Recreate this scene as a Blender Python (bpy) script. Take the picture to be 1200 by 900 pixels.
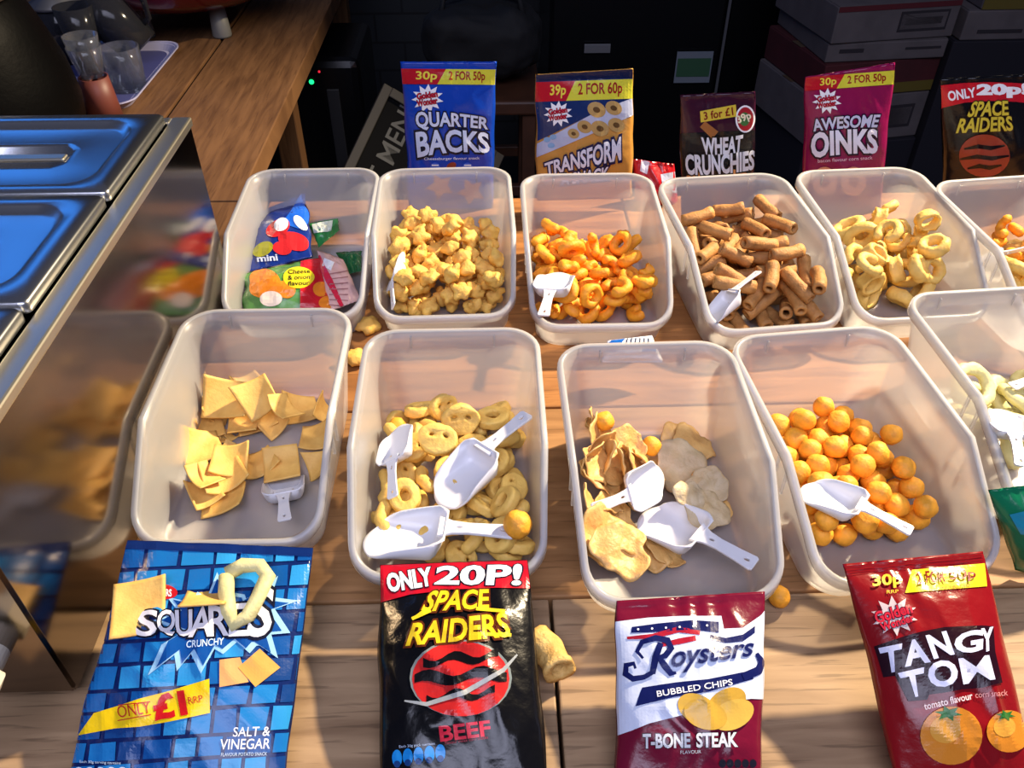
import bpy, bmesh, math, random
import numpy as np
from mathutils import Vector, Matrix, Euler, noise

for o in list(bpy.data.objects):
    bpy.data.objects.remove(o)
SC = bpy.context.scene
COL = SC.collection
PI = math.pi

# ------------------------------------------------------------------ camera
FPX, VX, VY, CAMH = 969.3, 563.0, -374.0, 0.6      # focal length in pixels of a 1200x900 frame
_d = np.array([VX - 600, -(VY - 450), -FPX]); _d /= np.linalg.norm(_d)
_z = np.array([0, -_d[2], _d[1]]); _z /= np.linalg.norm(_z)
_x = np.cross(_d, _z)
RC = np.stack([_x, _d, _z], 1)                      # camera = RC @ world
cam_d = bpy.data.cameras.new('camera'); cam = bpy.data.objects.new('camera', cam_d); COL.objects.link(cam)
cam_d.sensor_width = 36; cam_d.lens = FPX / 1200 * 36; cam_d.clip_start = 0.01
cam.matrix_world = Matrix.Translation((0, 0, CAMH)) @ Matrix(RC.T.tolist()).to_4x4()
SC.camera = cam

# ------------------------------------------------------------------ light
SC.view_settings.view_transform = 'Standard'; SC.view_settings.look = 'None'
SC.view_settings.exposure = 0.0; SC.view_settings.gamma = 1.0; SC.view_settings.use_curve_mapping = False
W = bpy.data.worlds.new('world'); SC.world = W; W.use_nodes = True
W.node_tree.nodes['Background'].inputs[0].default_value = (0.55, 0.62, 1.0, 1)
W.node_tree.nodes['Background'].inputs[1].default_value = 0.09
SC.cycles.transparent_max_bounces = 24
SC.cycles.max_bounces = 10; SC.cycles.transmission_bounces = 8; SC.cycles.diffuse_bounces = 4
SC.cycles.caustics_reflective = False; SC.cycles.caustics_refractive = False
SC.cycles.sample_clamp_indirect = 4.0

def lamp(name, kind, loc, target, energy, color, **kw):
    L = bpy.data.lights.new(name, kind); L.energy = energy; L.color = color
    for k, v in kw.items(): setattr(L, k, v)
    o = bpy.data.objects.new(name, L); COL.objects.link(o); o.location = loc
    o.rotation_euler = (Vector(target) - Vector(loc)).to_track_quat('-Z', 'Y').to_euler()
    return o
lamp('warm_stall_lamp', 'SPOT', (1.50, 1.55, 1.45), (-0.40, 0.60, 0.0), 600, (1.0, 0.81, 0.54), spot_size=math.radians(70), spot_blend=0.85, shadow_soft_size=0.05)
lamp('daylight_from_stall_front', 'AREA', (0.0, -0.9, 2.1), (0.05, 0.65, 0.0), 19, (0.73, 0.75, 1.0), shape='RECTANGLE', size=2.4, size_y=1.2, spread=math.radians(95))
lamp('blue_light_strip', 'AREA', (-2.0, 2.80, 1.58), (-0.5, 0.6, 0.1), 6.5, (0.04, 0.28, 1.0), shape='RECTANGLE', size=1.7, size_y=0.45)

# ------------------------------------------------------------------ pixel -> place helpers (1200x900 reading of the photograph)
def ray(px, py):
    return RC.T @ np.array([(px - 600) / FPX, -(py - 450) / FPX, -1.0])
O3 = np.array([0, 0, CAMH])
def atz(px, py, z=0.0):
    d = ray(px, py); return Vector(O3 + d * ((z - CAMH) / d[2]))
def aty(px, py, y):
    d = ray(px, py); return Vector(O3 + d * (y / d[1]))

# ------------------------------------------------------------------ colours and materials
def lin(c):
    return tuple(((v / 255) / 12.92 if v / 255 <= 0.04045 else (((v / 255) + 0.055) / 1.055) ** 2.4) for v in c)
_mats = {}
def mat(name, rgb=(200, 200, 200), rough=0.5, metal=0.0, spec=0.5, coat=0.0, var=0.0, scale=40.0, bump=0.0, bscale=80.0, sss=0.0, rgb2=None, emit=0.0):
    if name in _mats: return _mats[name]
    m = bpy.data.materials.new(name); m.use_nodes = True
    nt = m.node_tree; b = nt.nodes['Principled BSDF']
    c = lin(rgb)
    b.inputs['Base Color'].default_value = (*c, 1)
    b.inputs['Roughness'].default_value = rough; b.inputs['Metallic'].default_value = metal
    b.inputs['Specular IOR Level'].default_value = spec; b.inputs['Coat Weight'].default_value = coat
    b.inputs['Coat Roughness'].default_value = 0.08
    if sss:
        b.inputs['Subsurface Weight'].default_value = sss; b.inputs['Subsurface Radius'].default_value = (0.01, 0.006, 0.003); b.inputs['Subsurface Scale'].default_value = 0.5
    if emit:
        b.inputs['Emission Color'].default_value = (*c, 1); b.inputs['Emission Strength'].default_value = emit
    tc = nt.nodes.new('ShaderNodeTexCoord')
    if var or rgb2:
        n = nt.nodes.new('ShaderNodeTexNoise'); n.inputs['Scale'].default_value = scale; n.inputs['Detail'].default_value = 5
        nt.links.new(tc.outputs['Object'], n.inputs['Vector'])
        r = nt.nodes.new('ShaderNodeValToRGB')
        c2 = lin(rgb2) if rgb2 else tuple(v * (1 - var) for v in c)
        c1 = c if rgb2 else tuple(min(1, v * (1 + var * 0.5)) for v in c)
        r.color_ramp.elements[0].position = 0.32; r.color_ramp.elements[0].color = (*c2, 1)
        r.color_ramp.elements[1].position = 0.66; r.color_ramp.elements[1].color = (*c1, 1)
        nt.links.new(n.outputs['Fac'], r.inputs['Fac']); nt.links.new(r.outputs['Color'], b.inputs['Base Color'])
    if bump:
        n2 = nt.nodes.new('ShaderNodeTexNoise'); n2.inputs['Scale'].default_value = bscale; n2.inputs['Detail'].default_value = 4
        nt.links.new(tc.outputs['Object'], n2.inputs['Vector'])
        bp = nt.nodes.new('ShaderNodeBump'); bp.inputs['Strength'].default_value = bump; bp.inputs['Distance'].default_value = 0.002
        nt.links.new(n2.outputs['Fac'], bp.inputs['Height']); nt.links.new(bp.outputs['Normal'], b.inputs['Normal'])
    _mats[name] = m
    return m

def frosted(name, clear, tint=(1, 1, 1), body=(0.86, 0.87, 0.9), rough=0.35, transl=0.5):
    """milky plastic: part straight through, part scattered"""
    m = bpy.data.materials.new(name); m.use_nodes = True; nt = m.node_tree; N = nt.nodes; Lk = nt.links
    N.remove(N['Principled BSDF']); out = N['Material Output']
    tr = N.new('ShaderNodeBsdfTransparent'); tr.inputs[0].default_value = (*tint, 1)
    tl = N.new('ShaderNodeBsdfTranslucent'); tl.inputs[0].default_value = (*body, 1)
    df = N.new('ShaderNodeBsdfDiffuse'); df.inputs[0].default_value = (*body, 1)
    gl = N.new('ShaderNodeBsdfGlossy'); gl.inputs['Roughness'].default_value = rough; gl.inputs[0].default_value = (1, 1, 1, 1)
    m1 = N.new('ShaderNodeMixShader'); m1.inputs[0].default_value = transl; Lk.new(df.outputs[0], m1.inputs[1]); Lk.new(tl.outputs[0], m1.inputs[2])
    m2 = N.new('ShaderNodeMixShader'); m2.inputs[0].default_value = clear; Lk.new(m1.outputs[0], m2.inputs[1]); Lk.new(tr.outputs[0], m2.inputs[2])
    fr = N.new('ShaderNodeFresnel'); fr.inputs[0].default_value = 1.45
    ml = N.new('ShaderNodeMath'); ml.operation = 'MULTIPLY'; ml.inputs[1].default_value = 0.6; Lk.new(fr.outputs[0], ml.inputs[0])
    m3 = N.new('ShaderNodeMixShader'); Lk.new(ml.outputs[0], m3.inputs[0]); Lk.new(m2.outputs[0], m3.inputs[1]); Lk.new(gl.outputs[0], m3.inputs[2])
    Lk.new(m3.outputs[0], out.inputs[0])
    return m

def wood(name, a, b, axis='X', rough=0.6, dark=(70, 45, 25)):
    m = bpy.data.materials.new(name); m.use_nodes = True; nt = m.node_tree; N = nt.nodes; Lk = nt.links
    P = N['Principled BSDF']; P.inputs['Roughness'].default_value = rough; P.inputs['Specular IOR Level'].default_value = 0.3
    tc = N.new('ShaderNodeTexCoord')
    def nz(sx, sy, sc, det, dist=0.0):
        mp = N.new('ShaderNodeMapping'); mp.inputs['Scale'].default_value = (sx, sy, 1) if axis == 'X' else (sy, sx, 1)
        n = N.new('ShaderNodeTexNoise'); n.inputs['Scale'].default_value = sc; n.inputs['Detail'].default_value = det; n.inputs['Distortion'].default_value = dist
        Lk.new(tc.outputs['Object'], mp.inputs[0]); Lk.new(mp.outputs[0], n.inputs['Vector']); return n
    n1 = nz(1.0, 9.0, 7.0, 8, 0.6); r1 = N.new('ShaderNodeValToRGB')
    r1.color_ramp.elements[0].position = 0.3; r1.color_ramp.elements[0].color = (*lin(b), 1)
    r1.color_ramp.elements[1].position = 0.65; r1.color_ramp.elements[1].color = (*lin(a), 1)
    Lk.new(n1.outputs['Fac'], r1.inputs['Fac'])
    n2 = nz(2.2, 40.0, 6.0, 6, 0.3); r2 = N.new('ShaderNodeValToRGB')
    r2.color_ramp.elements[0].position = 0.35; r2.color_ramp.elements[0].color = (0.42, 0.42, 0.42, 1)
    r2.color_ramp.elements[1].position = 0.42; r2.color_ramp.elements[1].color = (0, 0, 0, 1)
    Lk.new(n2.outputs['Fac'], r2.inputs['Fac'])
    mx = N.new('ShaderNodeMixRGB'); mx.inputs[2].default_value = (*lin(dark), 1)
    Lk.new(r2.outputs['Color'], mx.inputs[0]); Lk.new(r1.outputs['Color'], mx.inputs[1]); Lk.new(mx.outputs[0], P.inputs['Base Color'])
    bp = N.new('ShaderNodeBump'); bp.inputs['Strength'].default_value = 0.25; bp.inputs['Distance'].default_value = 0.002
    Lk.new(n1.outputs['Fac'], bp.inputs['Height']); Lk.new(bp.outputs['Normal'], P.inputs['Normal'])
    return m

# ------------------------------------------------------------------ object helpers
def link(name, me, m=None, parent=None, smooth=False):
    o = bpy.data.objects.new(name, me); COL.objects.link(o)
    if m is not None:
        for mm in (m if isinstance(m, (list, tuple)) else [m]): me.materials.append(mm)
    if parent is not None: o.parent = parent
    if smooth:
        me.polygons.foreach_set('use_smooth', [True] * len(me.polygons))
    return o
def obj(name, bm, m=None, parent=None, smooth=False):
    me = bpy.data.meshes.new(name); bmesh.ops.recalc_face_normals(bm, faces=bm.faces[:]); bm.to_mesh(me); bm.free()
    return link(name, me, m, parent, smooth)
def tag(o, label, cat, group=None, kind=None):
    o['label'] = label; o['category'] = cat
    if group: o['group'] = group
    if kind: o['kind'] = kind
    return o
def thing(name, label, cat, loc=(0, 0, 0), rotz=0.0, group=None):
    o = bpy.data.objects.new(name, None); COL.objects.link(o); o.empty_display_size = 0.02
    o.location = loc; o.rotation_euler = (0, 0, rotz)
    return tag(o, label, cat, group)
def struct(o):
    o['kind'] = 'structure'; return o

def add_box(bm, c, s, bevel=0.0, rot=None):
    r = bmesh.ops.create_cube(bm, size=1.0); vs = r['verts']
    for v in vs: v.co = Vector((v.co.x * s[0], v.co.y * s[1], v.co.z * s[2]))
    if bevel:
        es = list({e for v in vs for e in v.link_edges})
        g = bmesh.ops.bevel(bm, geom=es, offset=bevel, segments=2, affect='EDGES', profile=0.5)
        vs = list({v for f in g['faces'] for v in f.verts} | {v for v in vs if v.is_valid})
    M = Matrix.Translation(c) @ (rot.to_matrix().to_4x4() if rot else Matrix())
    for v in vs: v.co = M @ v.co
    return vs
def box(c, s, bevel=0.0, rot=None):
    bm = bmesh.new(); add_box(bm, c, s, bevel, rot); return bm
def add_lathe(bm, prof, n=40, M=Matrix(), close=False):
    rings = []
    for r, z in prof:
        rings.append([bm.verts.new(M @ Vector((r * math.cos(2 * PI * k / n), r * math.sin(2 * PI * k / n), z))) for k in range(n)] if r > 1e-6 else [bm.verts.new(M @ Vector((0, 0, z)))])
    pr = list(zip(rings, rings[1:])) + ([(rings[-1], rings[0])] if close else [])
    for a, b in pr:
        for k in range(n):
            q = [a[k % len(a)], a[(k + 1) % len(a)], b[(k + 1) % len(b)], b[k % len(b)]]
            u = []
            for v in q:
                if v not in u: u.append(v)
            if len(u) > 2:
                try: bm.faces.new(u)
                except ValueError: pass
def lathe(prof, n=40, M=Matrix(), close=False):
    bm = bmesh.new(); add_lathe(bm, prof, n, M, close); return bm
def add_tube(bm, pts, rad, n=10, cap=True, hole=0.0, rfun=None):
    pts = [Vector(p) for p in pts]; m = len(pts)
    rads = [rad] * m if not hasattr(rad, '__len__') else rad
    up = Vector((0.13, 0.21, 0.97))
    rings, inner = [], []
    for i, p in enumerate(pts):
        t = (pts[min(i + 1, m - 1)] - pts[max(i - 1, 0)]).normalized()
        s = t.cross(up).normalized(); w = s.cross(t)
        def rg(r): return [bm.verts.new(p + (s * math.cos(2 * PI * k / n) + w * math.sin(2 * PI * k / n)) * (r * (rfun(k, i) if rfun else 1))) for k in range(n)]
        rings.append(rg(rads[i]))
        if hole: inner.append(rg(rads[i] * hole))
    def br(a, b):
        for k in range(n): bm.faces.new([a[k], a[(k + 1) % n], b[(k + 1) % n], b[k]])
    for a, b in zip(rings, rings[1:]): br(a, b)
    if hole:
        for a, b in zip(inner, inner[1:]): br(b, a)
        br(inner[0], rings[0]); br(rings[-1], inner[-1])
    elif cap:
        bm.faces.new(rings[0][::-1]); bm.faces.new(rings[-1])
def tube(pts, rad, n=10, cap=True, hole=0.0, rfun=None):
    bm = bmesh.new(); add_tube(bm, pts, rad, n, cap, hole, rfun); return bm
def wobble(bm, amp, sc, seed=0.0):
    bm.normal_update()
    for v in bm.verts:
        v.co += v.normal * (amp * noise.fractal(v.co * sc + Vector((seed, seed * 1.7, -seed)), 1.0, 2.0, 3))

def curve_mesh(outer, holes=(), extrude=0.002, bevel=0.0, res=2):
    """filled 2D outline with holes, given thickness"""
    cu = bpy.data.curves.new('outline', 'CURVE'); cu.dimensions = '2D'; cu.fill_mode = 'BOTH'; cu.extrude = extrude; cu.bevel_depth = bevel; cu.bevel_resolution = res
    for ring in [outer] + list(holes):
        s = cu.splines.new('POLY'); s.points.add(len(ring) - 1)
        for p, q in zip(s.points, ring): p.co = (q[0], q[1], 0, 1)
        s.use_cyclic_u = True
    o = bpy.data.objects.new('outline', cu); COL.objects.link(o)
    dg = bpy.context.evaluated_depsgraph_get()
    me = bpy.data.meshes.new_from_object(o.evaluated_get(dg))
    bpy.data.objects.remove(o); bpy.data.curves.remove(cu)
    return me
def curve_bm(*a, **k):
    me = curve_mesh(*a, **k); bm = bmesh.new(); bm.from_mesh(me); bpy.data.meshes.remove(me)
    bmesh.ops.remove_doubles(bm, verts=bm.verts[:], dist=1e-6); return bm
def ell(cx, cy, rx, ry, n=20, rot=0.0):
    c, s = math.cos(rot), math.sin(rot)
    return [(cx + rx * math.cos(2 * PI * k / n) * c - ry * math.sin(2 * PI * k / n) * s, cy + rx * math.cos(2 * PI * k / n) * s + ry * math.sin(2 * PI * k / n) * c) for k in range(n)]

_txt = {}
def text_geo(body, offset=0.0, shear=0.0):
    """lettering outline as flat mesh: verts (n,2) and faces"""
    key = (body, round(offset, 4), shear)
    if key in _txt: return _txt[key]
    cu = bpy.data.curves.new('lettering', 'FONT'); cu.body = body; cu.size = 1.0; cu.offset = offset; cu.shear = shear; cu.resolution_u = 3; cu.fill_mode = 'FRONT'
    o = bpy.data.objects.new('lettering', cu); COL.objects.link(o)
    dg = bpy.context.evaluated_depsgraph_get()
    me = bpy.data.meshes.new_from_object(o.evaluated_get(dg))
    v = np.array([q.co[:2] for q in me.vertices]).reshape(-1, 2); f = [tuple(p.vertices) for p in me.polygons]
    bpy.data.objects.remove(o); bpy.data.curves.remove(cu); bpy.data.meshes.remove(me)
    _txt[key] = (v, f); return v, f

# ================================================================== SETTING
M_dark = mat('dark_floor', (16, 15, 16), 0.7, var=0.4, scale=6)
struct(obj('floor', box((0, 1.6, -0.87), (6, 5.5, 0.04)), M_dark))
def tile_mat():
    m = bpy.data.materials.new('dark_block_wall'); m.use_nodes = True; nt = m.node_tree; P = nt.nodes['Principled BSDF']
    tc = nt.nodes.new('ShaderNodeTexCoord'); mp = nt.nodes.new('ShaderNodeMapping'); mp.inputs['Rotation'].default_value = (PI / 2, 0, 0)
    b = nt.nodes.new('ShaderNodeTexBrick'); b.inputs['Scale'].default_value = 1.0; b.inputs['Brick Width'].default_value = 0.2; b.inputs['Row Height'].default_value = 0.1; b.inputs['Mortar Size'].default_value = 0.004
    b.inputs['Color1'].default_value = (*lin((40, 42, 44)), 1); b.inputs['Color2'].default_value = (*lin((34, 36, 39)), 1); b.inputs['Mortar'].default_value = (*lin((20, 20, 22)), 1)
    nt.links.new(tc.outputs['Object'], mp.inputs[0]); nt.links.new(mp.outputs[0], b.inputs['Vector']); nt.links.new(b.outputs['Color'], P.inputs['Base Color'])
    P.inputs['Roughness'].default_value = 0.5
    return m
struct(obj('wall_back', box((0, 3.14, 0.65), (6, 0.08, 3.0)), tile_mat()))

# ------------------------------------------------------------------ tables
W_grey = wood('weathered_pale_wood', (172, 142, 108), (136, 108, 80), dark=(70, 52, 38))
W_tan = wood('tan_wood', (172, 128, 84), (136, 96, 58), dark=(80, 50, 28))
W_org = wood('orange_varnished_wood', (170, 116, 66), (130, 84, 46), dark=(60, 32, 14))
W_cnt = wood('brown_counter_wood', (116, 82, 52), (84, 56, 34), axis='Y', dark=(60, 36, 20))
TH = 0.04
tb = thing('market_table', 'wide wooden plank table carrying the snack tubs and packets', 'table', (0, 0, 0))
bm = bmesh.new(); mi = []
ys = [-0.02, 0.178, 0.4215, 0.665, 0.905, 1.145]; rows_m = [0, 0, 1, 2, 2]
rng = random.Random(3)
for r in range(5):
    y0, y1 = ys[r] + 0.0012, ys[r + 1] - 0.0012
    cuts = {0: [-1.3, -0.35, 0.5, 1.4], 1: [-1.3, 0.045, 0.95, 1.4], 2: [-1.3, -0.5, 1.4], 3: [-1.3, -0.335, 0.62, 1.4], 4: [-1.3, -0.335, 0.2, 1.4]}[r]
    for a, b in zip(cuts, cuts[1:]):
        n0 = len(bm.faces)
        add_box(bm, ((a + b) / 2, (y0 + y1) / 2, -TH / 2 - rng.random() * 0.0006), (b - a - 0.003, y1 - y0, TH), 0.0016)
        bm.faces.ensure_lookup_table()
        for f in bm.faces[n0:]: f.material_index = 3 if (r >= 3 and b < -0.3) else rows_m[r]
obj('plank_top', bm, [W_grey, W_tan, W_org, W_cnt], tb)
for x in (-1.2, 1.3):
    for y in (0.06, 1.08):
        obj('leg', box((x, y, -TH - 0.405), (0.07, 0.07, 0.81), 0.004), W_cnt, tb)
ct = thing('side_counter', 'brown wooden counter running away behind the steel food warmer', 'counter', (0, 0, 0))
bm = bmesh.new()
for a, b in ((-1.35, -0.97), (-0.968, -0.585), (-0.581, -0.38)):
    add_box(bm, ((a + b) / 2, 1.961, -TH / 2 - 0.0004), (b - a - 0.003, 1.625, TH), 0.002)
obj('plank_top', bm, W_cnt, ct)
obj('apron', box((-0.86, 1.975, -TH - 0.05), (0.025, 1.55, 0.1), 0.002), W_cnt, ct)
for y in (1.80, 2.7):
    obj('leg', box((-0.45, y, -TH - 0.405), (0.05, 0.05, 0.81), 0.003), W_cnt, ct)

# ================================================================== TUBS
M_tub = frosted('frosted_plastic', 0.68, body=(0.93, 0.94, 0.98), transl=0.5)
M_rim = frosted('frosted_plastic_rim', 0.52, body=(0.95, 0.95, 0.97), transl=0.45, rough=0.25)
H_T, YK, ZK, ZL = 0.1024, 0.0956, 0.098, 0.0435
def rim_z(y):
    if y >= YK: return ZK + (H_T - ZK) * (y - YK) / (0.2553 - YK)
    return max(ZL, ZL + (ZK - ZL) * (y - 0.004) / (YK - 0.004))
def tub_cols(t):
    hw = 0.0735 + 0.0100 * t; yf = 0.0158 - 0.0366 * t; yb = 0.235 + 0.02 * t; r = 0.031
    P = []
    def seg(a, b, n, nv):
        for k in range(n): P.append((a[0] + (b[0] - a[0]) * k / n, a[1] + (b[1] - a[1]) * k / n, nv[0], nv[1]))
    def arc(cx, cy, a0):
        for k in range(8):
            a = a0 + PI / 2 * k / 8; P.append((cx + r * math.cos(a), cy + r * math.sin(a), math.cos(a), math.sin(a)))
    seg((-hw + r, yf), (hw - r, yf), 6, (0, -1)); arc(hw - r, yf + r, -PI / 2)
    seg((hw, yf + r), (hw, YK), 5, (1, 0)); seg((hw, YK), (hw, yb - r), 5, (1, 0)); arc(hw - r, yb - r, 0)
    seg((hw - r, yb), (-hw + r, yb), 6, (0, 1)); arc(-hw + r, yb - r, PI / 2)
    seg((-hw, yb - r), (-hw, YK), 5, (-1, 0)); seg((-hw, YK), (-hw, yf + r), 5, (-1, 0)); arc(-hw + r, yf + r, PI)
    return P
def tub_mesh():
    NC = len(tub_cols(0)); tcols = {}
    zr = []
    for i in range(NC):
        z = 0.08
        for _ in range(6): z = rim_z(tub_cols(z / H_T)[i][1])
        zr.append(z)
    def pt(i, z, off=0.0, dz=0.0):
        x, y, nx, ny = tub_cols(z / H_T)[i]; return Vector((x + nx * off, y + ny * off, z + dz))
    bm = bmesh.new(); LV = 6; th = 0.002
    def ring(f): return [bm.verts.new(f(i)) for i in range(NC)]
    out = [ring(lambda i: pt(i, 0.0, -0.004))] + [ring(lambda i, k=k: pt(i, 0.004 + (zr[i] - 0.004) * k / LV)) for k in range(LV + 1)]
    inn = [ring(lambda i: pt(i, 0.0, -0.0075, 0.002))] + [ring(lambda i, k=k: pt(i, 0.0065 + (zr[i] - 0.0065) * k / LV, -th)) for k in range(LV + 1)]
    def br(a, b):
        for i in range(NC): bm.faces.new([a[i], a[(i + 1) % NC], b[(i + 1) % NC], b[i]])
    for a, b in zip(out, out[1:]): br(a, b)
    for a, b in zip(inn, inn[1:]): br(b, a)
    br(out[-1], inn[-1]); bm.faces.new(out[0][::-1]); bm.faces.new(inn[0])
    # little moulded ribs under the rim and at the shoulder of each side
    for x in (-0.042, 0.042): add_box(bm, (x, 0.2515, H_T - 0.012), (0.0022, 0.004, 0.016), 0.0006)
    for sx in (-1, 1):
        add_box(bm, (sx * 0.0838, YK - 0.006, ZK - 0.024), (0.003, 0.003, 0.034), 0.0008)
        add_box(bm, (sx * 0.0838, YK + 0.012, ZK - 0.024), (0.003, 0.003, 0.034), 0.0008)
    rb = bmesh.new()
    prof = [(-th, 0.0005), (0.0005, 0.0012), (0.0030, 0.0006), (0.0037, -0.0006), (0.0039, -0.0085), (0.0030, -0.0088), (0.0026, -0.0010), (-th, -0.0012)]
    rr = [[rb.verts.new(pt(i, zr[i], o, dz)) for (o, dz) in prof] for i in range(NC)]
    for i in range(NC):
        a, b = rr[i], rr[(i + 1) % NC]
        for k in range(len(prof)): rb.faces.new([a[k], a[(k + 1) % len(prof)], b[(k + 1) % len(prof)], b[k]])
    bmesh.ops.recalc_face_normals(bm, faces=bm.faces[:]); bmesh.ops.recalc_face_normals(rb, faces=rb.faces[:])
    m1 = bpy.data.meshes.new('tub_body'); bm.to_mesh(m1); bm.free(); m2 = bpy.data.meshes.new('tub_rim'); rb.to_mesh(m2); rb.free()
    for m_ in (m1, m2): m_.polygons.foreach_set('use_smooth', [True] * len(m_.polygons))
    m1.materials.append(M_tub); m2.materials.append(M_rim)
    return m1, m2
TB, TR = tub_mesh()
TUB = {
 'f1': (-0.2318, 0.455, -0.006, 'frosted open-front tub of flat square crisps, beside the steel food warmer'),
 'f2': (-0.0405, 0.415, 0.001, 'frosted tub of oval holed puffs with three white scoops in it'),
 'f3': (0.1511, 0.3868, 0.0135, 'frosted tub of crinkled potato crisps with two white scoops'),
 'f4': (0.3421, 0.403, 0.1007, 'frosted tub of round orange corn balls with one white scoop'),
 'f5': (0.5380, 0.4700, 0.07, 'frosted tub of big pale rings at the right edge of the front row'),
 'b1': (-0.2310, 0.78, 0.004, 'frosted tub holding small crumpled snack packets, at the left of the back row'),
 'b2': (-0.0544, 0.7771, 0.0208, 'frosted tub of knobbly yellow star puffs behind the tub of holed puffs'),
 'b3': (0.1257, 0.7549, -0.0018, 'frosted tub of orange curls and rings, white scoop at its left wall'),
 'b4': (0.3251, 0.7451, 0.0952, 'frosted tub of brown wheat tubes'),
 'b5': (0.5001, 0.7588, 0.0558, 'frosted tub of pale yellow thick curls in front of the magenta packet'),
 'b6': (0.6830, 0.7285, 0.1089, 'frosted tub cut off by the right edge of the back row'),
}
TUBM = {}
for k, (x, y, r, lab) in TUB.items():
    t = thing('snack_tub', lab, 'tub', (x, y, 0.0), r, 'open-front plastic tubs in two rows')
    link('body', TB, None, t); link('rim', TR, None, t)
    TUBM[k] = Matrix.Translation((x, y, 0)) @ Matrix.Rotation(r, 4, 'Z')

# ================================================================== SNACK PIECES
def mesh_of(bm, m, smooth=True, name='piece'):
    me = bpy.data.meshes.new(name); bmesh.ops.recalc_face_normals(bm, faces=bm.faces[:]); bm.to_mesh(me); bm.free(); me.materials.append(m)
    if smooth: me.polygons.foreach_set('use_smooth', [True] * len(me.polygons))
    return me
M_ball = mat('corn_ball', (240, 165, 42), 0.6, var=0.25, scale=90, bump=0.5, bscale=260)
M_star = mat('star_puff', (236, 192, 92), 0.65, rgb2=(214, 160, 74), scale=70, bump=0.6, bscale=300)
M_curl = mat('orange_curl', (246, 166, 34), 0.6, rgb2=(226, 138, 26), scale=70, bump=0.5, bscale=300)
M_wheat = mat('wheat_tube', (190, 136, 74), 0.65, rgb2=(150, 102, 50), scale=60, bump=0.5, bscale=400)
M_oink = mat('pale_curl', (232, 196, 106), 0.6, rgb2=(212, 170, 84), scale=60, bump=0.5, bscale=260)
M_oval = mat('oval_puff', (236, 198, 104), 0.6, rgb2=(216, 172, 82), scale=60, bump=0.5, bscale=260)
M_pale = mat('pale_ring', (226, 218, 158), 0.6, rgb2=(206, 196, 132), scale=60, bump=0.4, bscale=260)
M_sq = mat('square_crisp', (238, 192, 104), 0.6, rgb2=(222, 170, 84), scale=60, bump=0.25, bscale=300)
M_crisp = mat('potato_crisp', (226, 182, 110), 0.5, rgb2=(196, 146, 78), scale=45, bump=0.8, bscale=160)
M_crisp_shade = mat('shaded_potato_crisp', (206, 186, 150), 0.5, rgb2=(176, 152, 112), scale=45, bump=0.8, bscale=160)  # tan crisp again, with the grey of shade put into its colour

def sph(r, seed, m):
    bm = bmesh.new(); bmesh.ops.create_icosphere(bm, subdivisions=3, radius=r); wobble(bm, r * 0.16, 0.9 / r, seed); return mesh_of(bm, m)
def torus_pts(R, n=14, a0=0, a1=2 * PI, ex=1.0, lift=0.0):
    return [(R * ex * math.cos(a0 + (a1 - a0) * k / n), R * math.sin(a0 + (a1 - a0) * k / n), lift * math.sin(3 * k)) for k in range(n + 1)]
def ring_mesh(R, r, m, seed, width=1.0, ex=1.0):
    bm = bmesh.new(); n, k = 24, 12; vs = []
    for i in range(n):
        a = 2 * PI * i / n; row = []
        for j in range(k):
            b = 2 * PI * j / k; row.append(bm.verts.new(((R + r * math.cos(b)) * math.cos(a) * ex, (R + r * math.cos(b)) * math.sin(a), r * width * math.sin(b))))
        vs.append(row)
    for i in range(n):
        for j in range(k): bm.faces.new([vs[i][j], vs[(i + 1) % n][j], vs[(i + 1) % n][(j + 1) % k], vs[i][(j + 1) % k]])
    wobble(bm, r * 0.35, 0.6 / r, seed); return mesh_of(bm, m)
def sausage(pts, r, m, seed, n=10):
    pts = [Vector(p) for p in pts]; d0 = (pts[0] - pts[1]).normalized(); d1 = (pts[-1] - pts[-2]).normalized()
    P = [pts[0] + d0 * r * 0.8, pts[0] + d0 * r * 0.5] + pts + [pts[-1] + d1 * r * 0.5, pts[-1] + d1 * r * 0.8]
    R = [r * 0.35, r * 0.8] + [r] * len(pts) + [r * 0.8, r * 0.35]
    bm = tube(P, R, n); wobble(bm, r * 0.3, 0.55 / r, seed); return mesh_of(bm, m)
def star_mesh(seed, m):
    rg = random.Random(seed); n = 5; pts = []
    for k in range(2 * n):
        a = PI * k / n; r = (0.0145 if k % 2 == 0 else 0.0085) * (0.85 + 0.3 * rg.random()); pts.append((r * math.cos(a), r * math.sin(a)))
    bm = bmesh.new(); bmesh.ops.create_icosphere(bm, subdivisions=3, radius=1.0)
    for v in bm.verts:
        a = math.atan2(v.co.y, v.co.x); f = 0.5 + 0.5 * math.cos(5 * a + seed); rr = 0.0102 + 0.0034 * f
        v.co = Vector((v.co.x * rr, v.co.y * rr, v.co.z * 0.0078))
    wobble(bm, 0.0040, 105, seed * 3.3); return mesh_of(bm, m)
def oval_mesh(seed, m, rx=0.0165, ry=0.0135, holes=2):
    hl = [ell(-rx * 0.36, ry * 0.2, rx * 0.30, ry * 0.30, 10, 0.4), ell(rx * 0.36, ry * 0.2, rx * 0.30, ry * 0.30, 10, -0.4)] if holes == 2 else [ell(0, -ry * .05, rx * 0.56, ry * 0.52, 14)]
    bm = curve_bm(ell(0, 0, rx - 0.0026, ry - 0.0026, 24), hl, extrude=0.0024, bevel=0.0026, res=3)
    wobble(bm, 0.0014, 110, seed); return mesh_of(bm, m)
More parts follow.
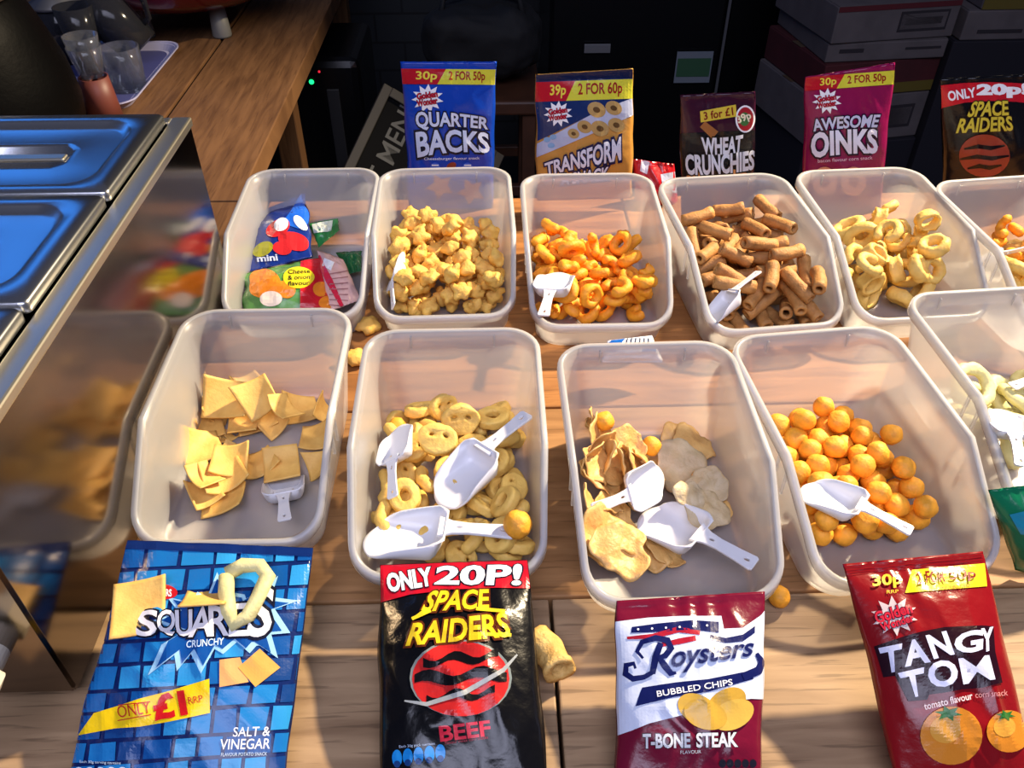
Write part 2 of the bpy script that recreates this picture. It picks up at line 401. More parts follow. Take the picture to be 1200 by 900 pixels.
def wheat_mesh(seed, m):
    rg = random.Random(seed); L = 0.038 + 0.012 * rg.random(); c = rg.uniform(-0.003, 0.003)
    pts = [(L * (k / 8 - 0.5), c * (1 - (k / 4 - 1) ** 2), 0) for k in range(9)]
    bm = tube(pts, 0.0076, 18, hole=0.5, rfun=lambda k, i: 1 + 0.05 * (k % 2) + 0.04 * math.sin(i * 1.3 + seed)); wobble(bm, 0.0007, 200, seed)
    return mesh_of(bm, m)
def curl_tube(seed, m, R=0.0125, wid=0.02, th=0.0045):
    """short wide rolled tube"""
    bm = bmesh.new(); n = 20; rings = []
    for j in range(5):
        y = wid * (j / 4 - 0.5); fl = 1 + 0.12 * abs(j / 2 - 1)
        rings.append(([bm.verts.new((R * fl * math.cos(2 * PI * i / n), y, R * 0.85 * fl * math.sin(2 * PI * i / n))) for i in range(n)], [bm.verts.new(((R * fl - th) * math.cos(2 * PI * i / n), y, (R * 0.85 * fl - th) * math.sin(2 * PI * i / n))) for i in range(n)]))
    for (a, ai), (b, bi) in zip(rings, rings[1:]):
        for i in range(n):
            j = (i + 1) % n; bm.faces.new([a[i], a[j], b[j], b[i]]); bm.faces.new([ai[j], ai[i], bi[i], bi[j]])
    for q in (rings[0], rings[-1]):
        for i in range(n): bm.faces.new([q[0][i], q[0][(i + 1) % n], q[1][(i + 1) % n], q[1][i]])
    bmesh.ops.bevel(bm, geom=[e for e in bm.edges if len(e.link_faces) == 2 and e.calc_face_angle(0) > 0.9], offset=0.0018, segments=2, affect='EDGES')
    wobble(bm, 0.0034, 85, seed * 2.7); return mesh_of(bm, m)
def chip_mesh(seed, m, L=0.038, square=True, bend=0.25, th=0.0016, rough=0.0, curl=0.0):
    rg = random.Random(seed); n = 14; bm = bmesh.new(); g = {}
    ax = rg.uniform(0.85, 1.12); ba = rg.uniform(0, PI); k1 = [rg.uniform(-1, 1) for _ in range(6)]
    for i in range(n + 1):
        for j in range(n + 1):
            u, v = 2 * i / n - 1, 2 * j / n - 1
            if not square:
                uu, vv = u * math.sqrt(1 - v * v / 2), v * math.sqrt(1 - u * u / 2)
                a = math.atan2(vv, uu); q = 1 + 0.09 * math.sin(2 * a + k1[0] * 3) + 0.07 * math.sin(3 * a + k1[1] * 3) + 0.05 * math.sin(7 * a + k1[2] * 6)
                uu, vv = uu * q, vv * q
            else:
                uu, vv = u * (1 + 0.05 * k1[0] * v), v * (1 + 0.05 * k1[1] * u) + 0.03 * k1[2] * u
            x, y = uu * L / 2 * ax, vv * L / 2
            w = x * math.cos(ba) + y * math.sin(ba)
            z = bend * w * w / (L / 2) + (rough * noise.fractal(Vector((x * 60 + seed, y * 60, 0)), 1, 2, 3) if rough else 0)
            if curl: z += curl * math.sin(w / L * 7 + k1[3] * 3) * L * 0.16
            g[i, j] = bm.verts.new((x, y, z))
    for i in range(n):
        for j in range(n): bm.faces.new([g[i, j], g[i + 1, j], g[i + 1, j + 1], g[i, j + 1]])
    bm.normal_update()
    bmesh.ops.solidify(bm, geom=bm.faces[:], thickness=th)
    return mesh_of(bm, m)

def euler_q(rx, ry, rz): return Euler((rx, ry, rz), 'XYZ').to_matrix()
class Heap:
    """pieces dropped one by one until they touch the floor of the tub or a piece below"""
    def __init__(s, key, floor=0.0025):
        s.M = TUBM[key]; s.Mi = s.M.inverted(); s.pl = np.zeros((0, 4)); s.floor = floor
    def ok(s, S, xy):
        for q in S:
            p = s.Mi @ Vector((xy[0] + q[0], xy[1] + q[1], 0))
            if abs(p.x) + q[3] > 0.0735 or p.y - q[3] < 0.016 or p.y + q[3] > 0.240: return False
        return True
    def z_at(s, S, xy):
        z = max(s.floor + q[3] - q[2] for q in S)
        if len(s.pl):
            for q in S:
                d2 = (s.pl[:, 0] - xy[0] - q[0]) ** 2 + (s.pl[:, 1] - xy[1] - q[1]) ** 2; R = s.pl[:, 3] + q[3]
                k = d2 < R * R
                if k.any(): z = max(z, float((s.pl[k, 2] + np.sqrt(R[k] ** 2 - d2[k])).max() - q[2]))
        return z
    def put(s, S, xy, z):
        s.pl = np.vstack([s.pl, np.array([[xy[0] + q[0], xy[1] + q[1], z + q[2], q[3]] for q in S])])
def rot_spheres(sp, R):
    out = []
    for (x, y, z, r) in sp:
        v = R @ Vector((x, y, z)); out.append((v.x, v.y, v.z, r))
    return out
def in_poly(p, poly):
    c = False; n = len(poly)
    for i in range(n):
        a, b = poly[i], poly[(i + 1) % n]
        if (a[1] > p[1]) != (b[1] > p[1]) and p[0] < (b[0] - a[0]) * (p[1] - a[1]) / (b[1] - a[1]) + a[0]: c = not c
    return c
def spread_heap(heap, polypx, kinds, n, seed, name, label, cat, group, tilt=0.35, K=26, jig=0.010, zref=0.012):
    """kinds: list of (meshes, spheres)"""
    rg = random.Random(seed); poly = [tuple(atz(*p, zref))[:2] for p in polypx]
    xs = [p[0] for p in poly]; ysq = [p[1] for p in poly]
    for i in range(n):
        meshes, sp = kinds[rg.randrange(len(kinds))]; me = meshes[rg.randrange(len(meshes))]
        R = euler_q(rg.gauss(0, tilt), rg.gauss(0, tilt), rg.uniform(0, 2 * PI)); S = rot_spheres(sp, R)
        best = None
        for _ in range(K):
            for _t in range(30):
                xy = (rg.uniform(min(xs), max(xs)), rg.uniform(min(ysq), max(ysq)))
                if in_poly(xy, poly) and heap.ok(S, xy): break
            else: continue
            z = heap.z_at(S, xy); sc = z + rg.random() * jig
            if best is None or sc < best[0]: best = (sc, xy, z)
        if best is None: continue
        _, xy, z = best; heap.put(S, xy, z)
        o = bpy.data.objects.new(name, me); COL.objects.link(o)
        o.matrix_world = Matrix.Translation((xy[0], xy[1], z)) @ R.to_4x4(); tag(o, label, cat, group)
def one_piece(heap, px, me, sp, rot, name, label, cat, group=None, zref=0.012, z=None, scale=1.0):
    p = atz(px[0], px[1], zref if z is None else z); R = euler_q(*rot); S = [(a * scale, b * scale, c * scale, d * scale) for a, b, c, d in rot_spheres(sp, R)]
    if z is None:
        for _ in range(3):
            z_ = heap.z_at(S, (p.x, p.y)) if heap else zref
            p = atz(px[0], px[1], z_)
        z = z_
    if heap: heap.put(S, (p.x, p.y), z)
    o = bpy.data.objects.new(name, me); COL.objects.link(o)
    o.matrix_world = Matrix.Translation((p.x, p.y, z)) @ R.to_4x4() @ Matrix.Scale(scale, 4); tag(o, label, cat, group)
    return o

# ---- scoops
M_scoop = mat('white_scoop_plastic', (222, 222, 228), 0.3, sss=0.0, spec=0.5)
def scoop_meshes():
    L, w, d, hb = 0.064, 0.0255, 0.022, 0.022
    bm = bmesh.new(); nu, ns = 20, 18; g = {}
    for i in range(nu + 1):
        for j in range(ns + 1):
            u, s = 2 * i / nu - 1, j / ns
            tipr = 1 - 0.18 * max(0, (s - 0.75) / 0.25) ** 2
            backr = 1 - 0.28 * max(0, (0.22 - s) / 0.22) ** 2
            side = d * (1 - 0.80 * s ** 1.4)
            z = side * abs(u) ** 7 + hb * max(0, (0.2 - s) / 0.2) ** 2.2 * (1 - 0.3 * abs(u) ** 5)
            x = s * L - 0.010 * (u * u) * max(0, (s - 0.6) / 0.4)
            g[i, j] = bm.verts.new((x, u * w * tipr * backr * (1 - 0.06 * (1 - abs(u))), min(z, hb)))
    for i in range(nu):
        for j in range(ns): bm.faces.new([g[i, j], g[i + 1, j], g[i + 1, j + 1], g[i, j + 1]])
    bm.normal_update(); bmesh.ops.solidify(bm, geom=bm.faces[:], thickness=0.0016)
    b = mesh_of(bm, M_scoop, name='scoop_bowl')
    e = 0.0505
    o = [(0.006, 0.011), (-0.004, 0.0068), (-0.016, 0.0055), (-0.034, 0.0062), (-e + 0.002, 0.0074), (-e, 0.006), (-e, -0.006), (-e + 0.002, -0.0074), (-0.034, -0.0062), (-0.016, -0.0055), (-0.004, -0.0068), (0.006, -0.011)]
    hbm = curve_bm(o, [ell(-0.009, 0, 0.0032, 0.0018, 12), ell(-0.043, 0, 0.0032, 0.0020, 12)], extrude=0.0008, bevel=0.0005, res=1)
    for v in hbm.verts: v.co.z += hb - 0.0018 - 0.02 * max(0, -v.co.x) * 4 * 0.1
    h = mesh_of(hbm, M_scoop, False, name='scoop_handle')
    return b, h
SCB, SCH = scoop_meshes()
def scoop(tip, hand, roll, label, heap=None):
    """tip, hand: (px, py, z) of the bowl's lip and the handle's end"""
    lift = 0.0
    for it in range(5 if heap is not None and len(heap.pl) else 1):
        t_, M_ = scoop_frame((tip[0], tip[1], tip[2] + lift), (hand[0], hand[1], hand[2] + lift), roll)
        if heap is None or not len(heap.pl): break
        need = -1.0
        for q in [(a, b, 0.001 + 0.02 * (abs(b) / .0255) ** 7 * 0) for a in (.006, .022, .038, .052) for b in (-.018, -.009, 0, .009, .018)] + [(-a, 0, .017) for a in (.005, .015, .025, .035, .045)]:
            p = M_ @ Vector(q); d2 = (heap.pl[:, 0] - p.x) ** 2 + (heap.pl[:, 1] - p.y) ** 2; R_ = heap.pl[:, 3]; k = d2 < R_ * R_
            if k.any(): need = max(need, float((heap.pl[k, 2] + np.sqrt(R_[k] ** 2 - d2[k])).max()) - p.z)
        if need < 0.0005 and need > -0.004: break
        if need < -0.5: break
        lift += need * 0.9 if abs(need) < .06 else 0
    t = thing('plastic_scoop', label, 'scoop', group='white plastic scoops in the tubs')
    t.matrix_world = M_
    for n_, me in (('bowl', SCB), ('handle', SCH)):
        o = bpy.data.objects.new(n_, me); COL.objects.link(o); o.parent = t
    return t
def scoop_frame(tip, hand, roll):
    T, H = atz(*tip), atz(*hand); x = (T - H); ln = x.length; x.normalize()
    upv = Vector((0, 0, 1)); y = upv.cross(x).normalized(); z = x.cross(y)
    R = Matrix((x, y, z)).transposed() @ Matrix.Rotation(math.radians(roll), 3, 'X')
    s = max(0.75, min(1.3, ln / 0.1145))
    return x, Matrix.Translation(H) @ R.to_4x4() @ Matrix.Scale(s, 4) @ Matrix.Translation((0.0505, 0, -0.017))

# ---- front row
FLAT9 = lambda h, r=0.003: [(a * h, b * h, 0, r) for a in (-1, 0, 1) for b in (-1, 0, 1)]
# square crisps
hp = Heap('f1')
SQ = [chip_mesh(i, M_sq, 0.040, True, 0.34 + 0.10 * (i % 3)) for i in range(6)]
SQS = [chip_mesh(20 + i, M_sq, 0.020, True, 0.2) for i in range(3)]
sq_list = [  # px, py, scale, rx, ry, rz
 (262, 585, 1, .1, -.1, .1), (240, 580, .85, .1, .2, .6), (300, 545, .9, .1, .1, .5), (330, 545, 1.05, .25, 0, .2), (372, 512, .95, .1, -.2, .1), (377, 545, .8, .2, -.5, .0), (352, 480, .95, .3, .3, .4), (378, 482, .8, .1, 1.0, .1),
 (262, 560, .95, .15, .1, .5), (238, 558, .8, .3, .4, .9), (270, 540, 1.0, .2, .1, .1), (235, 525, 1.05, .3, .35, .5), (300, 490, 1.0, .3, .1, .35), (320, 495, .9, .2, -.3, .7), (240, 500, .8, .2, .6, .3), (285, 492, .9, .3, 0, .1),
 (250, 478, .95, .2, .8, .2), (238, 462, .8, .3, 1.0, .2), (265, 468, 1.15, .55, .15, .05), (302, 466, 1.1, .55, -.3, .45), (290, 455, .85, .5, .2, .8), (332, 478, .85, .4, .5, .9)]
for i, (x, y, s, a, b, c) in enumerate(sq_list):
    one_piece(hp, (x, y), SQ[i % 6], FLAT9(0.013), (a, b, c), 'square_crisp', 'thin square golden crisp lying in the tub beside the steel warmer', 'crisp', 'square crisps in the tub', scale=s * .9)
for i, (x, y) in enumerate([(258, 507), (270, 512), (262, 516), (285, 508), (277, 503), (254, 518), (268, 522)]):
    one_piece(hp, (x, y), SQS[i % 3], [(0, 0, 0, .003)], (.3, .3, i), 'crisp_crumb', 'small broken corner of square crisp among the whole ones', 'crisp', 'broken square crisp bits', scale=0.5)
scoop((331, 546, 0.010), (334, 612, 0.027), 0, 'white scoop lying flat in the tub of square crisps')

# oval holed puffs
hp = Heap('f2')
OV = [oval_mesh(i, M_oval) for i in range(4)]; OV1 = [oval_mesh(10 + i, M_oval, 0.0165, 0.0145, 1) for i in range(3)]
SA = [sausage([(-.012, 0, 0), (-.004, .0025, .001), (.005, .002, 0), (.012, -.002, 0)], .0062, M_oval, i) for i in range(4)]
ovs = [(0, 0, 0, .0062)] + [(.010 * math.cos(a), .008 * math.sin(a), 0, .0058) for a in (0, 1.05, 2.1, 3.14, 4.2, 5.25)]
sas = [(x, 0.001, 0, .0066) for x in (-.013, -.0065, 0, .0065, .013)]
spread_heap(hp, [(425, 505), (520, 490), (590, 472), (625, 490), (630, 650), (430, 655)], [(OV, ovs), (OV1, ovs), (SA, sas)], 62, 5, 'oval_puff', 'pale yellow puffed snack in the tub with three scoops', 'snack', 'oval puffs in the three-scoop tub', tilt=0.45)
one_piece(hp, (540, 492), OV[0], ovs, (1.0, .1, .1), 'oval_puff', 'big oval puff propped upright at the back of the three-scoop tub', 'snack', zref=.03, scale=1.15)
one_piece(hp, (513, 515), OV[1], ovs, (.5, .1, -.1), 'oval_puff', 'oval puff with two eye holes beside the raised scoop handle', 'snack', zref=.03, scale=1.15)
one_piece(hp, (465, 501), sph(.0095, 3, M_ball), [(0, 0, 0, .0095)], (0, 0, 0), 'corn_ball', 'single yellow corn ball among the oval puffs', 'snack', z=.028)
one_piece(hp, (607, 615), sph(.012, 4, M_ball), [(0, 0, 0, .0125)], (0, 0, 0), 'corn_ball', 'lone orange ball in the right front corner of the oval puffs', 'snack', zref=.012)
scoop((460, 500, 0.065), (462, 584, 0.050), -35, 'white scoop standing on edge at the left of the oval puffs')
scoop((508, 578, 0.040), (619, 488, 0.060), 12, 'white scoop lying across the oval puffs, handle to the back right', hp)
scoop((425, 615, 0.052), (602, 627, 0.046), 12, 'big white scoop at the front of the oval puffs, handle to the right', hp)

# potato crisps
hp = Heap('f3')
CR = [chip_mesh(40 + i, M_crisp, 0.046, False, 0.3, .0014, .004, 0.5) for i in range(6)]
CG = [chip_mesh(60 + i, M_crisp_shade, 0.05, False, 0.15, .0014, .0035, 0.3) for i in range(4)]
cr_list = [(714, 645, .95, .2, .1, .3), (706, 620, .9, .4, .6, .2), (760, 645, .9, .2, .2, .7), (720, 600, .9, .3, .3, .5), (702, 590, .9, .4, .7, 1.2), (735, 575, 1, .2, .4, .2), (700, 560, .95, .3, .6, .7), (780, 645, .8, .4, .1, 1.3), (697, 545, .85, .2, .9, .2),
           (720, 540, .9, .4, .7, .6), (760, 540, .8, .2, .3, 1.0), (715, 625, 1.1, .35, .1, .9), (725, 645, 1.05, .3, .1, .2), (795, 520, .9, .4, .1, .2), (812, 520, .95, .2, .3, .6), (830, 570, .8, .3, -.4, .3), (835, 600, .7, .3, -.3, .8), (696, 510, .8, .2, 1.15, .1)]
for i, (x, y, s, a, b, c) in enumerate(cr_list):
    one_piece(hp, (x, y), CR[i % 6], FLAT9(0.014), (a, b, c), 'potato_crisp', 'crinkled tan potato crisp in the tub with two scoops', 'crisp', 'potato crisps in the two-scoop tub', scale=s)
up_list = [(694, 500, .9, 1.35, 1.5), (700, 510, 1.0, 1.25, 1.2), (700, 545, .95, 1.2, .9), (720, 540, 1.05, 1.2, 1.35), (733, 545, 1.0, 1.15, 1.55), (745, 548, .95, 1.05, 1.8), (757, 545, .95, .95, 2.0), (735, 520, .8, .7, .4), (712, 530, .9, 1.1, .6)]
for i, (x, y, s, t, rz) in enumerate(up_list):
    p = atz(x, y, .04); one_piece(None, (x, y), CR[(i * 5 + 1) % 6], [], (t, 0, rz), 'potato_crisp', 'curved tan crisp standing on edge in the fanned clump', 'crisp', 'crisps standing in a fan', z=.034 + .004 * (i % 3), scale=s)
for i, (x, y, s, a, b, c, lab) in enumerate([(800, 548, 1.15, .15, -.1, .2, 'largest crisp, shade greyed into its colour, lying flat in the middle of its tub'), (828, 570, .8, .3, -.3, .5, 'crisp coloured as in shade under the edge of the largest shade-greyed crisp'), (828, 598, .85, .3, .1, .9, 'bubbled crisp coloured as in shade beside the lying scoop bowl'), (808, 580, .6, .4, .2, .3, 'small crisp coloured as in shade between two larger ones')]):
    one_piece(hp, (x, y), CG[i], FLAT9(0.014), (a, b, c), 'potato_crisp', lab, 'crisp', scale=s)
one_piece(hp, (708, 494), sph(.0098, 5, M_ball), [(0, 0, 0, .0098)], (0, 0, 0), 'corn_ball', 'stray orange ball resting on top of the potato crisps at the back left', 'snack', z=.052)
one_piece(hp, (763, 523), sph(.0098, 6, M_ball), [(0, 0, 0, .0098)], (0, 0, 0), 'corn_ball', 'stray orange ball in the middle of the potato crisps', 'snack', z=.03)
scoop((782, 560, 0.055), (693, 597, 0.058), 52, 'white scoop tilted on its side, buried in the potato crisps')
scoop((752, 590, 0.044), (884, 664, 0.050), -4, 'white scoop lying over the potato crisps, handle to the front right', hp)

# corn balls
hp = Heap('f4')
BA = [sph(.0102 + .0004 * i, i, M_ball) for i in range(4)]
spread_heap(hp, [(905, 515), (950, 500), (1000, 500), (1035, 530), (1060, 565), (1078, 615), (1060, 628), (950, 632)], [(BA, [(0, 0, 0, .0104)])], 70, 9, 'corn_ball', 'round orange corn ball heaped in the one-scoop tub', 'snack', 'corn balls in their tub', K=30, jig=0.006)
scoop((944, 560, 0.046), (1067, 625, 0.040), 4, 'white scoop lying on the orange corn balls', hp)

# pale rings, right edge
hp = Heap('f5')
RG = [ring_mesh(.019, .0062, M_pale, i, 0.9, 1.0 + .2 * i) for i in range(3)]
rgs = [(.019 * math.cos(a), .019 * math.sin(a), 0, .0065) for a in np.linspace(0, 2 * PI, 9)[:-1]]
for i, (x, y, a, b, c) in enumerate([(1142, 470, .3, .2, 0), (1178, 465, .5, .1, 1), (1150, 490, .2, .3, 2), (1190, 520, .9, .5, .4), (1140, 452, .6, .1, .5), (1200, 500, .3, .3, 2), (1195, 470, .4, .5, 1), (1212, 455, .2, .2, .2)]):
    one_piece(hp, (x, y), RG[i % 3], rgs, (a, b, c), 'pale_ring', 'large pale green-white ring snack in the right edge tub', 'snack', 'pale rings in the right edge tub')
scoop((1180, 478, 0.030), (1196, 548, 0.026), 0, 'white scoop with its square bowl up in the right edge tub', hp)
scoop((1225, 440, 0.05), (1185, 455, 0.05), 0, 'white scoop half hidden behind the pale rings at the photo edge')

# ---- back row
hp = Heap('b2')
ST = [star_mesh(i, M_star) for i in range(6)]
spread_heap(hp, [(440, 300), (470, 280), (530, 285), (590, 300), (606, 320), (612, 366), (440, 368)], [(ST, [(0, 0, 0, .0078)] + [(.008 * math.cos(a), .008 * math.sin(a), 0, .0056) for a in np.linspace(0, 2 * PI, 6)[:-1]])], 105, 21, 'star_puff', 'knobbly yellow star puff in the back tub behind the holed puffs', 'snack', 'star puffs heaped in their tub', tilt=0.7)
scoop((459, 300, 0.06), (463, 360, 0.045), -70, 'white scoop on edge against the left wall of the star puffs')
hp = Heap('b3')
CU = [sausage(torus_pts(.010, 8, .3, 3.6), .0062, M_curl, i) for i in range(3)] + [sausage([(-.016, 0, 0), (-.005, .004, 0), (.006, .003, .001), (.016, -.004, 0)], .0066, M_curl, 7)]
CRG = [ring_mesh(.0105, .0055, M_curl, i, 1.1, 1 + .15 * i) for i in range(3)]
CKN = [star_mesh(50 + i, M_curl) for i in range(2)]
cus = [(.010 * math.cos(a), .010 * math.sin(a), 0, .0066) for a in (.2, 1.0, 1.9, 2.8, 3.7)]; crs = [(.0105 * math.cos(a), .0105 * math.sin(a), 0, .0062) for a in np.linspace(0, 2 * PI, 8)[:-1]]
spread_heap(hp, [(618, 300), (660, 290), (700, 310), (735, 295), (765, 325), (775, 372), (622, 374)], [(CU, cus), (CRG, crs), (CKN, [(0, 0, 0, .009), (.008, 0, 0, .006), (-.008, 0, 0, .006)])], 66, 31, 'orange_curl', 'bright orange puffed curl in the tub with its scoop at left', 'snack', 'orange curls in their tub', tilt=0.6)
scoop((654, 308, 0.050), (637, 372, 0.042), -6, 'white scoop propped on the orange curls by the left wall', hp)
hp = Heap('b4')
WH = [wheat_mesh(i, M_wheat) for i in range(6)]
spread_heap(hp, [(795, 300), (850, 285), (940, 290), (965, 340), (975, 378), (835, 382)], [(WH, [(x, 0, 0, .0082) for x in np.linspace(-.018, .018, 6)])], 74, 41, 'wheat_tube', 'ridged brown hollow wheat tube in the back tub', 'snack', 'wheat tubes in their tub', tilt=0.2, K=34, jig=0.004)
scoop((840, 358, 0.056), (890, 320, 0.078), 30, 'white scoop lying sideways on the brown wheat tubes')
hp = Heap('b5')
OK_ = [curl_tube(i, M_oink, .0128 + .001 * i, .015) for i in range(3)] + [ring_mesh(.0125, .0058, M_oink, i, 1.3, 1 + .15 * i) for i in range(3)] + [sausage(torus_pts(.0125, 9, .2 * i, 4.6 + .3 * i, 1.1), .0058, M_oink, i) for i in range(2)]
oks = [(.0115 * math.cos(a), y, .010 * math.sin(a), .0055) for a in np.linspace(0, 2 * PI, 7)[:-1] for y in (-.006, .006)]
spread_heap(hp, [(980, 290), (1040, 275), (1075, 290), (1090, 325), (1108, 350), (1003, 366)], [(OK_, oks)], 34, 51, 'pale_curl', 'thick rolled pale yellow curl in the tub before the magenta packet', 'snack', 'pale curls in their tub', tilt=0.7, jig=0.02)
hp = Heap('b6')
spread_heap(hp, [(1150, 290), (1230, 280), (1235, 345), (1180, 350)], [(OK_, oks), (CU, cus)], 18, 61, 'pale_curl', 'rolled curl in the back tub cut by the right photo edge', 'snack', 'curls in the far right back tub', tilt=0.7)
scoop((1172, 300, 0.045), (1215, 290, 0.06), 60, 'white scoop on edge in the far right back tub')

# ---- strays on the table
ST2 = star_mesh(77, M_star)
one_piece(None, (430, 381), ST2, [], (.2, .1, .3), 'star_puff', 'stray yellow star puff on the wood between the two tub rows', 'snack', z=.008, scale=1.25)
one_piece(None, (414, 418), star_mesh(78, M_star), [], (.1, .2, 1.3), 'star_puff', 'stray puff wedged between the square crisp tub and the oval puff tub', 'snack', z=.008, scale=1.1)
one_piece(None, (913, 699), sph(.0095, 8, M_ball), [], (0, 0, 0), 'corn_ball', 'single corn ball lying on the table by the corn ball tub', 'snack', z=.0095)
bm = bmesh.new(); c0, c1, c2 = atz(620, 746, .014), atz(646, 762, .016), atz(656, 786, .018); PP = []
for k in range(13):
    t = k / 12; PP.append(c0 * (1 - t) ** 2 + c1 * (2 * t * (1 - t)) + c2 * t * t)
add_tube(bm, PP, [.008, .012, .0145, .0145, .014, .0136, .013, .0124, .0118, .0112, .0112, .0122, .0130], 22, hole=0.62)
wobble(bm, .0022, 90, 4.0)
o = link('curled_puff', mesh_of(bm, mat('dusty_puff', (226, 186, 110), 0.65, rgb2=(204, 158, 82), scale=80, bump=0.8, bscale=300))); tag(o, 'large curled hollow puff on the table beside the black packet', 'snack')

# ================================================================== PACKETS
def film(name, rgb, rough=0.22, bump=0.6):
    return mat(name, rgb, rough, spec=0.35, coat=0.12, bump=bump, bscale=55)
def ink(rgb):
    return mat('ink_%d_%d_%d' % tuple(rgb), rgb, 0.25, spec=0.3, coat=0.1, bump=0.55, bscale=55)
WHITE, YEL, RED, BLACK, NAVY = (236, 238, 244), (232, 220, 40), (196, 26, 40), (10, 10, 14), (18, 26, 84)

class Packet:
    """a pillow-shaped film packet: four corner points, a puff, creases; print authored where the photograph shows it"""
    def __init__(s, name, label, quad, px, rgb, puff=0.015, back=0.006, crease=0.0016, seed=0, group=None, NU=44, NV=56, cat='packet', pinch=0.02, seal=0.045, rough=0.22):
        s.q = [np.array(c) for c in quad]; s.seed = seed; s.px = px; s.NU, s.NV = NU, NV
        tl, tr, br, bl = s.q; c = sum(s.q) / 4
        n = np.cross(br - tl, bl - tr); n /= np.linalg.norm(n)
        if np.dot(n, np.array([0, 0, CAMH]) - c) < 0: n = -n
        s.n = n; s.c = c; s.puff, s.back, s.crease, s.pinch, s.seal = puff, back, crease, pinch, seal
        U, V = np.meshgrid(np.linspace(0, 1, NU + 1), np.linspace(0, 1, NV + 1), indexing='ij')
        s.H = np.array([[s.height(U[i, j], V[i, j]) for j in range(NV + 1)] for i in range(NU + 1)])
        s.root = thing(name, label, cat, tuple(c), 0.0, group); s.rootM = Matrix.Translation(-Vector(c))
        s.parts = {}; s.wordno = 0
        bm = bmesh.new(); F, B = {}, {}
        for i in range(NU + 1):
            for j in range(NV + 1):
                F[i, j] = bm.verts.new(Vector(s.S(U[i, j], V[i, j])) - Vector(c))
                edge = i in (0, NU) or j in (0, NV)
                if edge: B[i, j] = F[i, j]
                else:
                    p = s.base(U[i, j], V[i, j]); e = s.env(U[i, j], V[i, j])
                    B[i, j] = bm.verts.new(Vector(p - n * (s.back * e + 0.0004)) - Vector(c))
        for i in range(NU):
            for j in range(NV):
                bm.faces.new([F[i, j], F[i + 1, j], F[i + 1, j + 1], F[i, j + 1]])
                try: bm.faces.new([B[i, j + 1], B[i + 1, j + 1], B[i + 1, j], B[i, j]])
                except ValueError: pass
        s.wrap = obj('wrapper', bm, film('film_%d_%d_%d' % tuple(rgb), rgb, rough), s.root, True)
    def base(s, u, v):
        tl, tr, br, bl = s.q
        w = s.pinch * (noise.noise(Vector((v * 4 + s.seed, 3.1 if u > .5 else 7.7, 0)))) * (2 * abs(u - .5)) ** 3
        u2 = u + w * (1 if u > .5 else -1)
        return (tl * (1 - u2) + tr * u2) * (1 - v) + (bl * (1 - u2) + br * u2) * v
    def env(s, u, v):
        a = max(0.0, 1 - (2 * u - 1) ** 2) ** 0.55
        vv = min(1, max(0, (v - s.seal) / (1 - 2 * s.seal))); b = math.sin(PI * vv) ** 0.8
        return a * b
    def height(s, u, v):
        e = s.env(u, v); sd = s.seed
        z = s.puff * e
        a = max(0.0, 1 - (2 * u - 1) ** 2) ** 0.5
        for (vv) in (v, 1 - v):
            z += s.crease * 0.55 * math.sin(u * 31 + 2.5 * math.sin(u * 9 + sd)) * math.exp(-max(0, vv - s.seal) / 0.10) * a * (0.35 if vv < s.seal else 1)
        r1 = 1 - abs(noise.noise(Vector((u * 3.3 + sd * 3.1, v * 3.9 - sd, 0.3)))) * 2.2
        r2 = 1 - abs(noise.noise(Vector((u * 6.5 - v * 3 + sd, v * 6.1 + sd * 2, 1.3)))) * 2.2
        z += s.crease * (1.5 * r1 + 0.8 * r2) * (0.25 + 0.75 * e) * a
        if v < s.seal * 0.8 or v > 1 - s.seal * 0.8: z += 0.0003 * math.sin(v * 900)
        return z
    def hgt(s, u, v):
        x, y = min(max(u, 0), 1) * s.NU, min(max(v, 0), 1) * s.NV
        i, j = min(int(x), s.NU - 1), min(int(y), s.NV - 1); a, b = x - i, y - j; H = s.H
        return (H[i, j] * (1 - a) + H[i + 1, j] * a) * (1 - b) + (H[i, j + 1] * (1 - a) + H[i + 1, j + 1] * a) * b
    def S(s, u, v, lift=0.0):
        return s.base(u, v) + s.n * (s.hgt(u, v) + lift)
    def uv(s, px, py):
        d = ray(px, py); t = np.dot(s.c - O3, s.n) / np.dot(d, s.n); p = O3 + d * t
        tl, tr, br, bl = s.q; u = v = .5
        # aim at the puffed surface rather than the flat one
        for it in range(12):
            X = (tl * (1 - u) + tr * u) * (1 - v) + (bl * (1 - u) + br * u) * v
            h = s.hgt(u, v); tt = (np.dot(s.c - O3, s.n) + h) / np.dot(d, s.n); p = O3 + d * tt - s.n * h
            du = (tr - tl) * (1 - v) + (br - bl) * v; dv = (bl - tl) * (1 - u) + (br - tr) * u
            A = np.stack([du, dv], 1); sol, *_ = np.linalg.lstsq(A, p - X, rcond=None)
            u += sol[0]; v += sol[1]
            if abs(u) > 4 or abs(v) > 4: break
        return u, v
    def geo(s, V, F, rgb, level, part):
        """flat geometry in photograph pixels -> laid on the packet"""
        bm = bmesh.new(); vs = [bm.verts.new((x, y, 0)) for x, y in V]
        for f in F:
            try: bm.faces.new([vs[i] for i in f])
            except ValueError: pass
        if not bm.faces: bm.free(); return
        xs = [p[0] for p in V]; ysq = [p[1] for p in V]
        step = 4.0
        for ax, lo, hi in ((0, min(xs), max(xs)), (1, min(ysq), max(ysq))):
            c = math.floor(lo / step) * step + step
            while c < hi:
                no = (1, 0, 0) if ax == 0 else (0, 1, 0); co = (c, 0, 0) if ax == 0 else (0, c, 0)
                bmesh.ops.bisect_plane(bm, geom=bm.verts[:] + bm.edges[:] + bm.faces[:], plane_co=co, plane_no=no, dist=1e-5); c += step
